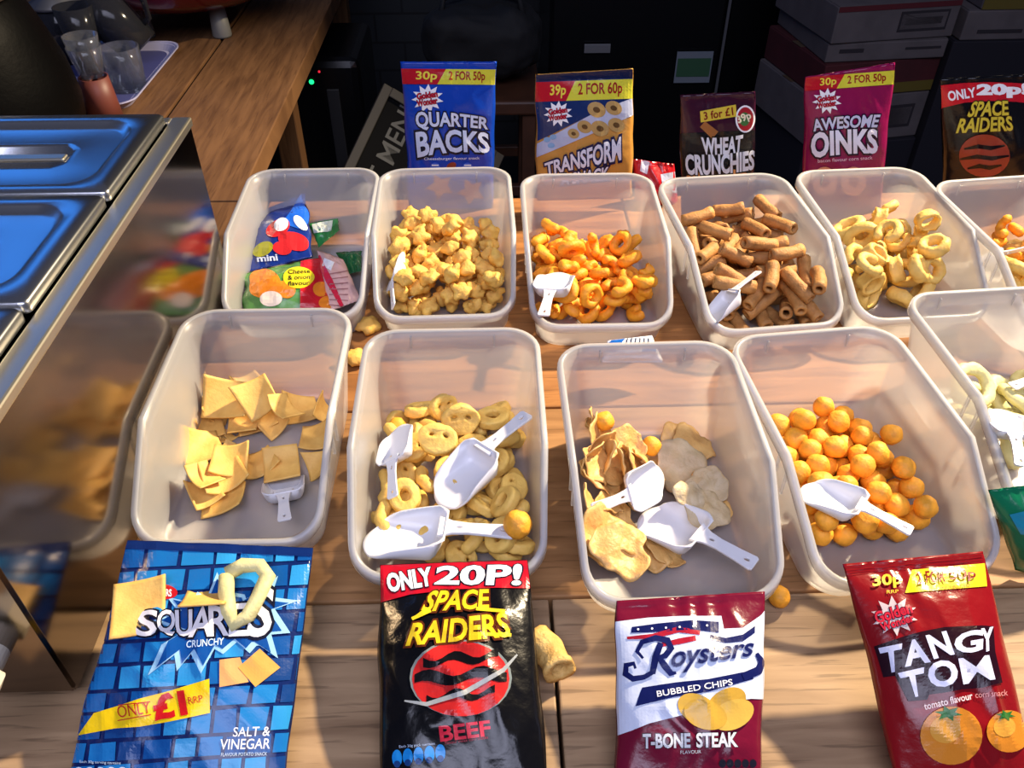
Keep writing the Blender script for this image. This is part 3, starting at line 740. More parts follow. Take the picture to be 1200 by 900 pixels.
        pb = s.parts.setdefault(part if part != 'lettering' else 'lettering#%d' % s.wordno, ([], [], [], []))   # verts faces matidx mats
        m = ink(rgb)
        if m not in pb[3]: pb[3].append(m)
        mi = pb[3].index(m); n0 = len(pb[0]); bm.verts.index_update()
        out = set()
        for k, v in enumerate(bm.verts):
            u, w = s.uv(v.co.x, v.co.y)
            if u < 0.002 or u > 0.998 or w < 0.002 or w > 0.998: out.add(k)
            u, w = min(max(u, .004), .996), min(max(w, .004), .996)
            pb[0].append(Vector(s.S(u, w, 0.0008 + 0.0005 * level)) - Vector(s.c))
        for f in bm.faces:
            ids = [v.index for v in f.verts]
            if all(i in out for i in ids): continue
            pb[1].append([n0 + i for i in ids]); pb[2].append(mi)
        bm.free()
    def poly(s, pts, rgb, level=0, part='printed_design'):
        s.geo(pts, [list(range(len(pts)))], rgb, level, part)
    def disc(s, cx, cy, rx, ry, rgb, level=0, rot=0.0, part='printed_design', n=26):
        s.poly(ell(cx, cy, rx, ry, n, rot), rgb, level, part)
    def band(s, top, bot, rgb, level=0, part='printed_design'):
        n = len(top); V = list(top) + list(bot)
        s.geo(V, [[i, i + 1, n + i + 1, n + i] for i in range(n - 1)], rgb, level, part)
    def line(s, pts, w, rgb, level=0, part='printed_design'):
        L, R = [], []
        for i, p in enumerate(pts):
            a, b = pts[max(0, i - 1)], pts[min(len(pts) - 1, i + 1)]; dx, dy = b[0] - a[0], b[1] - a[1]; l = math.hypot(dx, dy) or 1
            ww = w[i] if hasattr(w, '__len__') else w
            L.append((p[0] - dy / l * ww / 2, p[1] + dx / l * ww / 2)); R.append((p[0] + dy / l * ww / 2, p[1] - dx / l * ww / 2))
        s.band(L, R, rgb, level, part)
    def burst(s, cx, cy, r1, r2, n, rgb, level=0, sq=1.0, rot=0.2, part='printed_design', jit=0.0):
        rg = random.Random(int(cx)); C = (cx, cy); P = []
        for k in range(2 * n):
            r = (r2 if k % 2 else r1) * (1 + jit * rg.uniform(-1, 1)); a = rot + PI * k / n; P.append((cx + r * math.cos(a), cy + r * math.sin(a) * sq))
        s.geo([C] + P, [[0, 1 + k, 1 + (k + 1) % (2 * n)] for k in range(2 * n)], rgb, level, part)
    def text(s, body, quad, rgb, level=1, bold=0.0, shear=0.0, outline=(), arch=0.0, part='lettering', fan=0.0):
        """quad: photograph pixels of bottom-left, bottom-right, top-right, top-left of the word"""
        s.wordno += 1; V0, _ = text_geo(body, 0.0, shear)
        lo, hi = V0.min(0), V0.max(0); bl, br, tr, tl = [np.array(p, float) for p in quad]
        for k, (off, colr) in enumerate(list(outline)[::-1] + [(bold, rgb)]):
            V, F = text_geo(body, off, shear)
            a = (V[:, 0] - lo[0]) / (hi[0] - lo[0]); b = (V[:, 1] - lo[1]) / (hi[1] - lo[1])
            Q = []
            for x, y in zip(a, b):
                p = (bl * (1 - x) + br * x) * (1 - y) + (tl * (1 - x) + tr * x) * y
                p = p + (tl - bl) * (arch * 4 * x * (1 - x)); Q.append((p[0], p[1]))
            s.geo(Q, F, colr, level + k * 0.8, part)
    def word(s, body, x0, y0, x1, y1, h, rgb, **k):
        """baseline from (x0,y0) to (x1,y1), letters h pixels tall"""
        dx, dy = x1 - x0, y1 - y0; l = math.hypot(dx, dy); nx, ny = dy / l * h, -dx / l * h
        s.text(body, [(x0, y0), (x1, y1), (x1 + nx, y1 + ny), (x0 + nx, y0 + ny)], rgb, **k)
    def done(s, labels=None):
        for part, (V, F, mi, ms) in s.parts.items():
            part = part.split('#')[0]; me = bpy.data.meshes.new(part); me.from_pydata([tuple(v) for v in V], [], F); me.validate()
            o = link(part, me, ms, s.root)
            if len(me.polygons) == len(mi): me.polygons.foreach_set('material_index', mi)
            if labels and part in labels: o['label'] = labels[part]
        return s
def upright(px, Y):
    """corner points of a packet standing in the plane y = Y"""
    return [tuple(aty(p[0], p[1], Y)) for p in px]
def price_band(b, x0, y0, x1, y1, h, split, t1, t2, yellow=(206, 206, 60)):
    """red and yellow offer flash across a packet; (x0,y0)-(x1,y1) is its top edge"""
    def at(f, g): return (x0 + (x1 - x0) * f, y0 + (y1 - y0) * f + h * g)
    b.poly([at(0, 0), at(split + .05, 0), at(split - .04, 1), at(0, 1)], (176, 22, 38), 1, 'price_flash')
    b.poly([at(split + .05, 0), at(1, 0), at(1, 1), at(split - .04, 1)], yellow, 1, 'price_flash')
    b.text(t1, [at(.16, .84), at(split - .05, .84), at(split - .04, .16), at(.16, .16)], (226, 214, 70), 2, 0.02, part='price_flash')
    b.text(t2, [at(split + .08, .86), at(.88, .86), at(.88, .14), at(split + .08, .14)], (150, 26, 30), 2, 0.02, part='price_flash')
def golden_burst(b, cx, cy, r, tilt=-0.15):
    b.burst(cx, cy, r, r * .62, 11, WHITE, 1, 0.9)
    dx = r * .62
    for k, (w, yy) in enumerate((('Golden', -.04), ('Wonder', .38))):
        b.word(w, cx - dx, cy + yy * r + dx * .15, cx + dx, cy + yy * r - dx * .15, r * .36, (190, 30, 50), level=2, bold=0.02, outline=((0.07, (90, 14, 40)),))

# ---- standing packets behind the back row
pk = [(470, 72), (582, 72), (577, 246), (480, 246)]
b = Packet('snack_packet', 'bright blue standing packet with white block lettering behind the star puffs', upright(pk, 1.112), pk, (16, 62, 170), puff=.020, back=.020, seed=1, group=None)
price_band(b, 470, 80, 582, 81, 18, .42, '30p', '2 FOR 50p')
golden_burst(b, 501, 115, 19)
for w, q, sc in (('QUARTER', [(489, 152), (571, 153), (572, 138), (487, 131)], 1), ('BACKS', [(490, 183), (573, 178), (572, 156), (488, 155)], 1)):
    b.text(w, q, (206, 216, 240), 2, 0.03, outline=((0.10, (8, 14, 40)),), arch=.12)
b.word('Cheeseburger flavour snack', 497, 188, 562, 187, 4, WHITE, level=2)
for x in (510, 548): b.disc(x, 196, 6, 6, (60, 96, 200), 1); b.line([(x - 4, 193), (x + 4, 193)], 1.5, WHITE, 2)
b.disc(529, 194, 6, 4, (140, 60, 40), 1, -.5)
for x, y, r in ((516, 218, 17), (552, 224, 17)): b.burst(x, y, r, r * .5, 5, (214, 140, 70), 1, 1, .5)
b.done()
pk = [(627, 87), (742, 80), (741, 232), (629, 235)]
b = Packet('snack_packet', 'orange and navy standing packet with slanted white lettering and ring snack picture', upright(pk, 1.105), pk, (192, 140, 66), puff=.020, back=.020, seed=2)
b.poly([(626, 84), (743, 78), (743, 115), (706, 128), (630, 165)], (22, 44, 96), 0)
b.poly([(626, 84), (743, 78), (743, 91), (626, 95)], (14, 24, 62), .6)
b.poly([(743, 114), (743, 134), (690, 158), (630, 184), (630, 168), (700, 130)], (176, 186, 214), 0.5)
price_band(b, 626, 96, 743, 92, 23, .36, '39p', '2 FOR 60p')
golden_burst(b, 654, 133, 17)
for x, y, r in ((699, 128, 11), (719, 126, 10), (722, 146, 10), (703, 150, 11), (685, 148, 9), (672, 156, 7)):
    b.disc(x, y, r, r * .8, (176, 146, 90), 1.5, .4); b.disc(x, y, r * .4, r * .3, (90, 66, 36), 2.3, .4)
for x, y in ((648, 160), (646, 170), (641, 163)): b.disc(x, y, 4, 3, (130, 170, 210), 1.5)
b.text('TRANSFORM', [(640, 204), (727, 186), (727, 160), (639, 191)], (216, 222, 240), 2.5, 0.03, outline=((0.12, (16, 24, 70)),))
b.text('A SNACK', [(658, 216), (712, 210), (713, 195), (658, 204)], (216, 222, 240), 2.5, 0.03, outline=((0.12, (16, 24, 70)),))
b.done()
pk = [(797, 111), (885, 107), (884, 262), (798, 262)]
b = Packet('snack_packet', 'dark maroon and black standing packet with white lettering behind the brown wheat tubes', upright(pk, 1.063), pk, (52, 14, 36), puff=.016, back=.018, seed=3)
b.poly([(796, 156), (886, 152), (885, 206), (797, 206)], (14, 16, 22), 0)
b.poly([(820, 130), (862, 122), (863, 136), (821, 143)], (206, 184, 60), 1, 'price_flash')
b.text('3 for £1', [(825, 140), (859, 134), (858, 125), (824, 131)], (120, 24, 24), 2, 0.02, part='price_flash')
b.disc(873, 139, 11.5, 16, WHITE, 1); b.disc(873, 139, 9.5, 14, (160, 34, 44), 1.6); b.disc(872, 139, 6, 8, (60, 110, 60), 2.2)
b.word('39p', 866, 146, 881, 140, 11, (226, 220, 190), level=3, bold=0.03, part='price_flash')
b.line([(823, 145), (838, 158)], [9, 11], (150, 96, 50), 1)
for w, q in (('WHEAT', [(824, 179), (868, 176), (870, 158), (822, 161)]), ('CRUNCHIES', [(804, 203), (883, 197), (883, 176), (803, 181)])):
    b.text(w, q, (214, 216, 222), 2, 0.04, outline=((0.10, (6, 6, 10)),), arch=-.10)
b.line([(805, 210), (828, 203)], 9, (206, 136, 76), 1.5); b.line([(858, 202), (882, 209)], 9, (206, 136, 76), 1.5)
b.poly([(838, 262), (843, 200), (852, 262)], (100, 20, 44), 1)
b.done()
pk = [(944, 90), (1049, 73), (1031, 250), (938, 250)]
b = Packet('snack_packet', 'magenta standing packet with pale bubble lettering in front of the box stack', upright(pk, 1.088), pk, (132, 18, 74), puff=.018, back=.018, seed=4, crease=.0022)
price_band(b, 944, 90, 1050, 82, 16, .38, '30p', '2 FOR 50p')
golden_burst(b, 969, 118, 17)
b.text('AWESOME', [(953, 153), (1027, 148), (1031, 134), (951, 140)], (196, 200, 226), 2, 0.03, outline=((0.10, (30, 10, 40)),), arch=.1)
b.text('OINKS', [(951, 184), (1027, 178), (1027, 152), (950, 157)], (226, 226, 240), 2, 0.04, outline=((0.10, (30, 10, 40)),), arch=.08)
b.word('bacon flavour corn snack', 958, 190, 1022, 186, 4, (226, 190, 210), level=2)
for x in (966, 1000): b.disc(x, 212, 15, 17, (216, 150, 120), 1); b.disc(x, 212, 6, 7, (150, 60, 60), 1.8)
b.done()
pk = [(1101, 92), (1216, 86), (1214, 252), (1105, 252)]
b = Packet('snack_packet', 'black standing packet with red offer stripe at the right edge of the back row', upright(pk, 1.078), pk, (12, 12, 16), puff=.020, back=.018, seed=5, crease=.0022)
b.band([(1100, 100), (1130, 97), (1160, 96), (1190, 97), (1217, 99)], [(1100, 127), (1130, 120), (1160, 118), (1190, 119), (1217, 122)], (190, 24, 40), 0, 'price_flash')
b.word('ONLY', 1111, 118, 1143, 113, 11, WHITE, level=1, bold=0.03, part='price_flash')
b.word('20p!', 1146, 114, 1203, 113, 15, WHITE, level=1, bold=0.06, part='price_flash')
b.text('SPACE', [(1133, 136), (1182, 134), (1180, 118), (1139, 119)], (206, 190, 60), 1, 0.03, 0.1, outline=((0.08, (60, 40, 14)),))
b.text('RAIDERS', [(1120, 155), (1187, 152), (1184, 136), (1124, 139)], (206, 190, 60), 1, 0.03, 0.1, outline=((0.08, (60, 40, 14)),))
b.disc(1153, 182, 30, 25, (150, 60, 40), 1)
for y_, w_ in ((172, 24), (184, 29), (195, 20)): b.line([(1153 - w_, y_ + 2), (1153 - w_ * .3, y_ - 1), (1153 + w_ * .3, y_ + 1), (1153 + w_, y_ - 2)], [2, 5, 5, 2], (24, 12, 12), 1.7)
b.done()

# ---- packets propped at the front
def prop(px, y_top, z_bot):
    """top corners lean at depth y_top, bottom corners lie at height z_bot"""
    t = [aty(px[0][0], px[0][1], y_top[0]), aty(px[1][0], px[1][1], y_top[1])]
    return [tuple(t[0]), tuple(t[1]), tuple(atz(px[2][0], px[2][1], z_bot)), tuple(atz(px[3][0], px[3][1], z_bot))]
pk = [(149, 633), (367, 642), (327, 965), (66, 965)]
b = Packet('snack_packet', 'large blue packet with a tile pattern propped against the square crisp tub', prop(pk, (.438, .432), .006), pk, (12, 34, 92), puff=.020, back=.004, seed=6, crease=.0026, NU=64, NV=84)
rg = random.Random(4); yy = 640
cols = [(20, 96, 168), (14, 78, 150), (28, 120, 190), (16, 60, 124), (24, 108, 180), (44, 140, 204)]
rowi = 0
while yy < 965:
    hrow = rg.uniform(24, 34); x = 60 + rg.uniform(-20, 0)
    while x < 380:
        w = rg.uniform(24, 44); g = 2.2; dy = -0.05 * (x - 200); sl = rg.uniform(-4, 4); c = cols[rg.randrange(6)]
        lean = -(yy - 640) * 0.04
        b.poly([(x + g + lean, yy + g + dy + sl * .3), (x + w - g + lean, yy + g + dy - .05 * w), (x + w - g - 3 + lean + sl * .5, yy + hrow - g + dy - .05 * w), (x + g - 3 + lean, yy + hrow - g + dy)], c, 0); x += w
    yy += hrow; rowi += 1
b.poly([(140, 630), (370, 640), (368, 652), (140, 644)], (14, 40, 100), 1)
# star burst behind the name
ob = [(215, 741), (180, 728), (208, 715), (196, 700), (226, 707), (232, 694), (243, 701), (255, 671), (266, 694), (287, 697), (290, 705), (326, 675), (318, 700), (350, 704), (322, 714), (340, 742), (318, 744), (326, 772), (311, 757), (301, 757), (293, 766), (278, 753), (262, 767), (252, 761), (236, 790), (223, 764), (208, 787), (205, 768), (174, 792), (190, 756)]
cx, cy = 258, 725
b.geo([(cx, cy)] + ob, [[0, 1 + k, 1 + (k + 1) % len(ob)] for k in range(len(ob))], (150, 200, 236), 1.2, 'printed_design')
ib = [(cx + (x - cx) * .88, cy + (y - cy) * .86) for x, y in ob]
b.geo([(cx, cy)] + ib, [[0, 1 + k, 1 + (k + 1) % len(ib)] for k in range(len(ib))], (14, 74, 150), 2.0, 'printed_design')
b.disc(190, 694, 19, 9, (190, 24, 36), 1.5, .1)
b.text('WALKERS', [(173, 698), (202, 700), (202, 692), (173, 690)], WHITE, 2.4, 0.03)
for ch, q in (('S', [(160, 746), (183, 746), (186, 716), (164, 718)]), ('Q', [(186, 747), (206, 745), (206, 715), (186, 718)]), ('U', [(208, 746), (226, 746), (226, 716), (207, 717)]), ('A', [(223, 747), (248, 746), (246, 712), (232, 713)]), ('R', [(247, 746), (268, 745), (268, 712), (246, 712)]), ('E', [(270, 746), (292, 745), (296, 708), (272, 710)]), ('S', [(290, 747), (316, 745), (322, 690), (300, 692)])):
    b.text(ch, q, (228, 228, 236), 3, 0.02, outline=((0.07, (16, 20, 40)),))
b.word('CRUNCHY', 220, 760, 264, 756, 8, (196, 222, 244), level=3, bold=0.015, shear=0.2)
b.poly([(258, 774), (282, 771), (292, 800), (258, 806)], (214, 162, 104), 2.4); b.poly([(280, 783), (305, 761), (329, 783), (300, 806)], (220, 160, 82), 3.2)
b.band([(112, 836), (135, 829), (165, 819), (200, 810), (246, 796)], [(92, 862), (135, 854), (165, 852), (200, 846), (247, 836)], (236, 200, 20), 1.6, 'price_flash')
b.word('ONLY', 140, 842, 178, 836, 14, (190, 44, 30), level=2.4, bold=0.0, part='price_flash')
b.line([(139, 845), (178, 838)], 1.2, (190, 44, 30), 2.4, 'price_flash'); b.line([(140, 827), (177, 823)], 1.2, (190, 44, 30), 2.4, 'price_flash')
b.word('£1', 185, 843, 219, 837, 26, (196, 24, 30), level=2.4, bold=0.05, part='price_flash')
b.word('RRP', 222, 826, 239, 823, 8, (190, 44, 30), level=2.4, part='price_flash')
b.word('SALT &', 274, 864, 317, 863, 11, WHITE, level=2, bold=0.01, shear=0.15)
b.word('VINEGAR', 260, 879, 317, 878, 12, WHITE, level=2, bold=0.01, shear=0.15)
b.word('FLAVOUR POTATO SNACK', 260, 887, 314, 886, 4, (200, 220, 240), level=2, shear=0.15)
b.word('Each 30g serving contains', 93, 895, 142, 897, 4, (200, 220, 240), level=2)
for k in range(5): b.disc(92 + k * 13, 906, 6, 7, (220, 228, 236), 2)
b.done(); BLUE = b
def on_packet(b, px, py, lift):
    u, v = b.uv(px, py); return Vector(b.S(u, v, lift))
p = on_packet(b, 165, 714, .004); o = link('square_crisp', chip_mesh(91, M_sq, .043, True, .18)); tag(o, 'square crisp lying on the upper left of the large blue packet', 'crisp')
o.matrix_world = Matrix.Translation(p) @ euler_q(.28, .05, .2).to_4x4()
p = on_packet(b, 244, 703, .005); o = link('square_crisp', chip_mesh(92, M_sq, .034, True, .15)); tag(o, 'thin crisp standing nearly edge-on beside the yellow ring on the blue packet', 'crisp')
o.matrix_world = Matrix.Translation(p) @ euler_q(-.55, .1, .05).to_4x4()
bm = bmesh.new(); pr = [(-.015, .016, 0), (-.004, .022, .001), (.010, .021, .001), (.017, .012, .002), (.012, -.004, .002), (.006, -.018, .001), (-.003, -.024, 0), (-.009, -.014, 0), (-.013, 0, 0), (-.015, .014, 0)]
add_tube(bm, pr, .0058, 12); wobble(bm, .0013, 110, 2.0)
p = on_packet(b, 288, 698, .007); o = link('pale_ring', mesh_of(bm, M_pale)); tag(o, 'pale yellow bent ring snack lying on the name of the blue packet', 'snack')
o.matrix_world = Matrix.Translation(p) @ euler_q(.28, 0, 0).to_4x4()

pk = [(444, 662), (618, 656), (648, 965), (444, 965)]
b = Packet('snack_packet', 'black packet with red offer strip and yellow lettering lying before the oval puffs', prop(pk, (.418, .418), .006), pk, (9, 9, 13), puff=.020, back=.003, seed=7, crease=.0024, NU=64, NV=84)
b.band([(440, 662), (480, 660), (530, 659), (580, 657), (626, 655)], [(442, 707), (480, 697), (530, 691), (580, 689), (622, 690)], (190, 20, 40), 0, 'price_flash')
b.word('ONLY', 455, 694, 506, 686, 20, WHITE, level=1, bold=0.05, outline=((0.09, (20, 20, 40)),), part='price_flash')
b.text('20P!', [(511, 685), (608, 686), (610, 663), (514, 665)], WHITE, 1, 0.035, outline=((0.065, (20, 20, 40)),), part='price_flash')
b.text('SPACE', [(494, 717), (575, 713), (572, 692), (503, 694)], (230, 196, 36), 1, 0.03, 0.15, outline=((0.10, (90, 40, 16)),))
b.poly([(482, 726), (500, 712), (504, 717)], (236, 206, 40), 2); b.line([(483, 726), (505, 716)], 4, (236, 206, 40), 2); b.line([(558, 714), (592, 717)], 4, (236, 206, 40), 2)
b.text('RAIDERS', [(477, 757), (599, 746), (592, 719), (483, 732)], (230, 196, 36), 1.2, 0.03, 0.1, outline=((0.10, (90, 40, 16)),))
b.line([(550, 743), (599, 745)], 4, (236, 206, 40), 2)
# a plain red planet with dark bands in place of the printed face
b.disc(540, 795, 60, 45, (120, 130, 130), 0.4); b.disc(540, 796, 57, 44, (186, 36, 36), 0.8)
for y_, w_, h_, k_ in ((776, 44, 9, 1), (797, 54, 12, -1), (819, 40, 8, 1)):
    b.band([(540 + w_ * (t / 6 - 1), y_ - h_ / 2 + k_ * 5 * math.sin(t * .9) - t * .6) for t in range(13)], [(540 + w_ * (t / 6 - 1), y_ + h_ / 2 + k_ * 4 * math.sin(t * .9 + .6) - t * .6) for t in range(13)], BLACK, 1.6)
b.line([(474, 822), (500, 826), (545, 812), (590, 786), (606, 768)], [2, 5, 6, 5, 2], (150, 156, 160), 2.4)
b.word('BEEF', 517, 869, 575, 862, 17, (190, 36, 60), level=1, bold=0.03)
b.word('Flavour maize corn snacks', 522, 873, 572, 866, 3.5, (150, 40, 60), level=1)
b.word('Each 30g pack contains', 468, 878, 510, 874, 4, (170, 190, 220), level=1)
for k in range(5): b.disc(465 + k * 12.8, 889 - k * 1.6, 6, 10, (24, 130, 210), 1); b.disc(465 + k * 12.8, 896 - k * 1.6, 4, 4, (20, 60, 120), 1.7)
b.done()

pk = [(722, 704), (896, 693), (892, 965), (719, 965)]
b = Packet('snack_packet', 'white and maroon packet with navy script lettering leaning on the potato crisp tub', prop(pk, (.374, .377), .006), pk, (106, 16, 44), puff=.019, back=.004, seed=8, crease=.0018, NU=64, NV=84)
b.poly([(720, 729), (760, 724), (800, 722), (845, 722), (848, 737), (870, 736), (890, 722), (898, 714), (900, 820), (880, 819), (860, 822), (840, 826), (800, 838), (760, 848), (740, 856), (722, 862)], (206, 216, 238), 0)
b.band([(741, 735), (770, 731), (810, 727), (842, 729)], [(740, 742), (770, 741), (810, 738), (842, 742)], NAVY, 1)
for k in range(6): b.disc(748 + k * 16, 738 - k * .9, 1.3, 1.3, WHITE, 2.2, n=8)
b.band([(832, 744), (850, 748), (870, 744), (884, 734)], [(832, 750), (850, 754), (870, 752), (884, 742)], NAVY, 1)
for pts in ([(735, 748), (765, 746), (795, 738), (820, 742)], [(770, 757), (795, 752), (815, 748)]): b.line(pts, [3, 6, 7, 5], (160, 30, 50), 1) if len(pts) == 4 else b.line(pts, [4, 7, 6], (160, 30, 50), 1)
b.line([(764, 790), (768, 770), (774, 754)], [7, 8, 7], NAVY, 2, 'lettering')
b.line([(753, 772), (746, 764), (752, 753), (768, 748), (782, 751), (786, 760), (779, 769), (770, 772)], [3, 5, 6, 7, 8, 8, 7, 5], NAVY, 2, 'lettering')
b.line([(772, 771), (778, 780), (786, 790), (792, 789)], [6, 8, 7, 3], NAVY, 2, 'lettering')
b.line([(765, 788), (754, 794), (741, 796), (732, 790), (733, 780), (742, 778), (744, 784)], [5, 6, 7, 8, 7, 5, 3], NAVY, 2, 'lettering')
b.text('oysters', [(787, 790), (882, 775), (882, 752), (787, 763)], NAVY, 2, 0.018, 0.25, outline=((0.045, (150, 160, 190)),))
b.line([(886, 766), (892, 776), (888, 786), (870, 794)], [4, 9, 10, 10], NAVY, 2, 'lettering')
b.band([(752, 806), (790, 800), (830, 796), (880, 786)], [(744, 828), (790, 817), (830, 811), (882, 796)], NAVY, 1)
b.word('BUBBLED CHIPS', 770, 817, 858, 803, 7, WHITE, level=2, bold=0.01)
for k, (x, y, a) in enumerate(((818, 832, .5), (850, 826, -.6), (858, 838, -.4), (826, 838, .3))): b.disc(x, y, 26, 17, ((196, 158, 66), (186, 148, 58), (200, 164, 74), (190, 152, 60))[k], 1.4 + .7 * k, a)
b.word('T-BONE', 753, 877, 808, 876, 16, (206, 210, 216), level=2, bold=0.035, outline=((0.065, (20, 16, 30)),))
b.word('STEAK', 816, 876, 863, 875, 16, (206, 210, 216), level=2, bold=0.035, outline=((0.065, (20, 16, 30)),))
b.word('FLAVOUR', 797, 884, 821, 883, 4, (206, 210, 216), level=2)
for k in range(5): b.disc(846 + k * 9, 895, 4.2, 5, (26, 26, 40), 2)
b.done()

pk = [(987, 661), (1152, 646), (1226, 965), (1064, 965)]
b = Packet('snack_packet', 'red packet with big white lettering leaning on the corn ball tub', prop(pk, (.384, .392), .006), pk, (128, 14, 22), puff=.020, back=.005, seed=9, crease=.0018, NU=64, NV=84)
for k in range(4): b.line([(990, 664 + k * 3.2), (1152, 648 + k * 3.2)], .8, (110, 10, 20), 0.2)
b.poly([(1068, 668), (1154, 660), (1156, 687), (1060, 695)], (226, 206, 36), 0, 'price_flash')
b.word('30p', 1022, 691, 1056, 688, 16, (226, 200, 60), level=2, bold=0.03, part='price_flash')
b.word('RRP', 1038, 696, 1052, 695, 4, (226, 200, 60), level=1, part='price_flash')
b.word('2 FOR', 1074, 685, 1106, 682, 14, (128, 20, 16), level=3.2, bold=0.02, part='price_flash'); b.word('50p', 1112, 683, 1142, 681, 14, (128, 20, 16), level=3.2, bold=0.02, part='price_flash')
b.word('MULTIBUY RRP', 1100, 692, 1136, 688, 3.5, (128, 20, 16), level=3.2, part='price_flash')
b.burst(1047, 722, 28, 16, 10, (206, 190, 190), 0.6, .85)
b.word('Golden', 1026, 731, 1068, 718, 13, (206, 40, 60), level=1.4, bold=0.03, outline=((0.08, (90, 10, 40)),)); b.word('Wonder', 1032, 740, 1070, 728, 9, (206, 40, 60), level=1.4, bold=0.03, outline=((0.08, (90, 10, 40)),))
b.poly([(1022, 758), (1058, 746), (1080, 740), (1106, 735), (1150, 733), (1164, 734), (1166, 764), (1174, 800), (1150, 806), (1126, 808), (1104, 812), (1088, 814), (1086, 820), (1064, 822), (1048, 792), (1034, 794)], (34, 8, 22), 0.6)
for ch, q in (('T', [(1038, 788), (1052, 785), (1054, 756), (1029, 761)]), ('A', [(1061, 780), (1087, 775), (1079, 749), (1060, 753)]), ('N', [(1094, 771), (1116, 766), (1107, 741), (1085, 746)]), ('G', [(1120, 766), (1149, 762), (1150, 738), (1118, 744)]), ('Y', [(1150, 764), (1163, 760), (1162, 736), (1150, 738)]),
              ('T', [(1067, 816), (1079, 814), (1080, 784), (1053, 790)]), ('O', [(1090, 806), (1122, 801), (1117, 773), (1086, 778)]), ('M', [(1128, 802), (1165, 796), (1158, 768), (1122, 772)])):
    b.text(ch, q, (210, 214, 240), 1.4, 0.004 if ch == 'M' else 0.036)
b.word('tomato flavour', 1083, 832, 1139, 819, 8, (230, 210, 210), level=1, bold=0.02); b.word('corn snack', 1142, 818, 1180, 815, 7, (200, 130, 130), level=1, bold=0.01)
for x, y, r in ((1114, 862, 36), (1181, 857, 26)):
    b.disc(x, y, r, r * .95, (206, 130, 40), 1); b.disc(x - r * .2, y - r * .2, r * .5, r * .45, (214, 154, 60), 1.6)
    b.burst(x - 4, y - r * .72, r * .48, r * .22, 6, (40, 110, 46), 2.2, .55)
b.done()

# ---- little packets in the left tub
def little(label, px, zs, rgb, puff, seed, draw=None, rough=.25):
    q = [tuple(atz(p[0], p[1], z)) for p, z in zip(px, zs)]
    b = Packet('small_snack_packet', label, q, px, rgb, puff=puff, back=.010, seed=seed, crease=.0020, NU=26, NV=26, cat='packet', pinch=.08, rough=rough)
    if draw: draw(b)
    return b.done()
def d_blue(b):
    b.poly([(330, 262), (357, 230), (362, 262), (350, 268)], (30, 96, 206), 0)
    b.disc(326, 268, 15, 9, (200, 40, 46), 1, -.5); b.disc(344, 282, 18, 10, (200, 40, 46), 1, .2); b.disc(330, 264, 9, 7, WHITE, 1.7, -.6); b.disc(331, 291, 11, 8, (200, 40, 46), 1)
    b.disc(352, 262, 10, 5, WHITE, 1, .8); b.disc(309, 294, 13, 8, (150, 150, 40), 1, -.6)
    b.word('mini', 304, 310, 326, 306, 7, (190, 200, 226), level=1, bold=.03)
little('small royal blue packet with red and white print on top of the pile', [(291, 254), (358, 226), (366, 302), (288, 320)], (.03, .062, .034, .03), (20, 44, 122), .012, 11, d_blue)
def d_green(b):
    b.disc(310, 333, 19, 17, (226, 130, 36), 1); b.disc(318, 351, 13, 9, (236, 220, 206), 1.7); b.disc(335, 340, 12, 10, (226, 130, 36), 1, .4); b.disc(376, 340, 9, 9, (226, 130, 36), 1); b.disc(384, 356, 10, 8, (226, 130, 36), 1)
    b.poly([(352, 305), (374, 302), (388, 330), (380, 362), (352, 362)], (196, 30, 40), 0.4); b.disc(350, 326, 18, 13, (226, 206, 40), 1.4)
    for k, w in enumerate(('Cheese', '& onion', 'flavour')): b.word(w, 338, 322 + k * 7, 363, 321 + k * 7, 5, (30, 30, 30), level=2.2, bold=.01)
little('small green packet with orange blobs and a yellow roundel at the front of the pile', [(281, 322), (374, 302), (392, 368), (288, 368)], (.034, .034, .016, .016), (86, 140, 70), .014, 12, d_green)
def d_pink(b):
    b.poly([(380, 303), (392, 308), (388, 318), (378, 312)], WHITE, 1)
    for k in range(7): b.line([(386, 322 + k * 6), (408, 318 + k * 7)], 1.2, (170, 120, 120), 1)
    b.line([(372, 300), (386, 330), (402, 362)], [5, 8, 4], (206, 40, 66), 1)
little('small pink-white packet lying back side up at the right of the pile', [(370, 292), (402, 304), (424, 352), (384, 366)], (.034, .03, .018, .018), (222, 178, 170), .010, 13, d_pink)
little('small green packet with a pale label behind the blue one', [(362, 262), (396, 256), (398, 270), (374, 290)], (.04, .04, .03, .03), (44, 130, 66), .008, 14, lambda b: b.poly([(366, 262), (390, 259), (388, 272), (368, 274)], (206, 214, 200), 1))
little('dark green packet end lying flat against the right wall of its tub', [(394, 296), (424, 294), (424, 318), (408, 322)], (.016, .016, .012, .012), (30, 96, 52), .006, 15)

# ---- other packets on the table
q = [(706, 404), (724, 394), (766, 396), (776, 410)]
b = Packet('snack_packet', 'blue and white packet poking up behind the potato crisp tub', [tuple(atz(p[0], p[1], z)) for p, z in zip([(712, 399), (764, 393), (778, 425), (704, 425)], (.052, .052, .03, .03))], q, (226, 230, 238), puff=.014, back=.008, seed=16, NU=24, NV=24)
b.poly([(704, 410), (716, 398), (732, 396), (722, 412)], (30, 96, 180), 0); b.poly([(758, 402), (780, 400), (780, 412), (752, 412)], (40, 120, 190), 0)
for k in range(6): b.line([(735 + k * 5, 396), (733 + k * 5.4, 405)], 1.5, (40, 50, 80), 1)
b.done()
b = Packet('snack_packet', 'green shiny packet at the right edge beside the corn ball tub', prop([(1158, 574), (1262, 560), (1280, 690), (1190, 668)], (.452, .462), .006), [], (14, 110, 74), puff=.018, back=.010, seed=17, NU=30, NV=30)
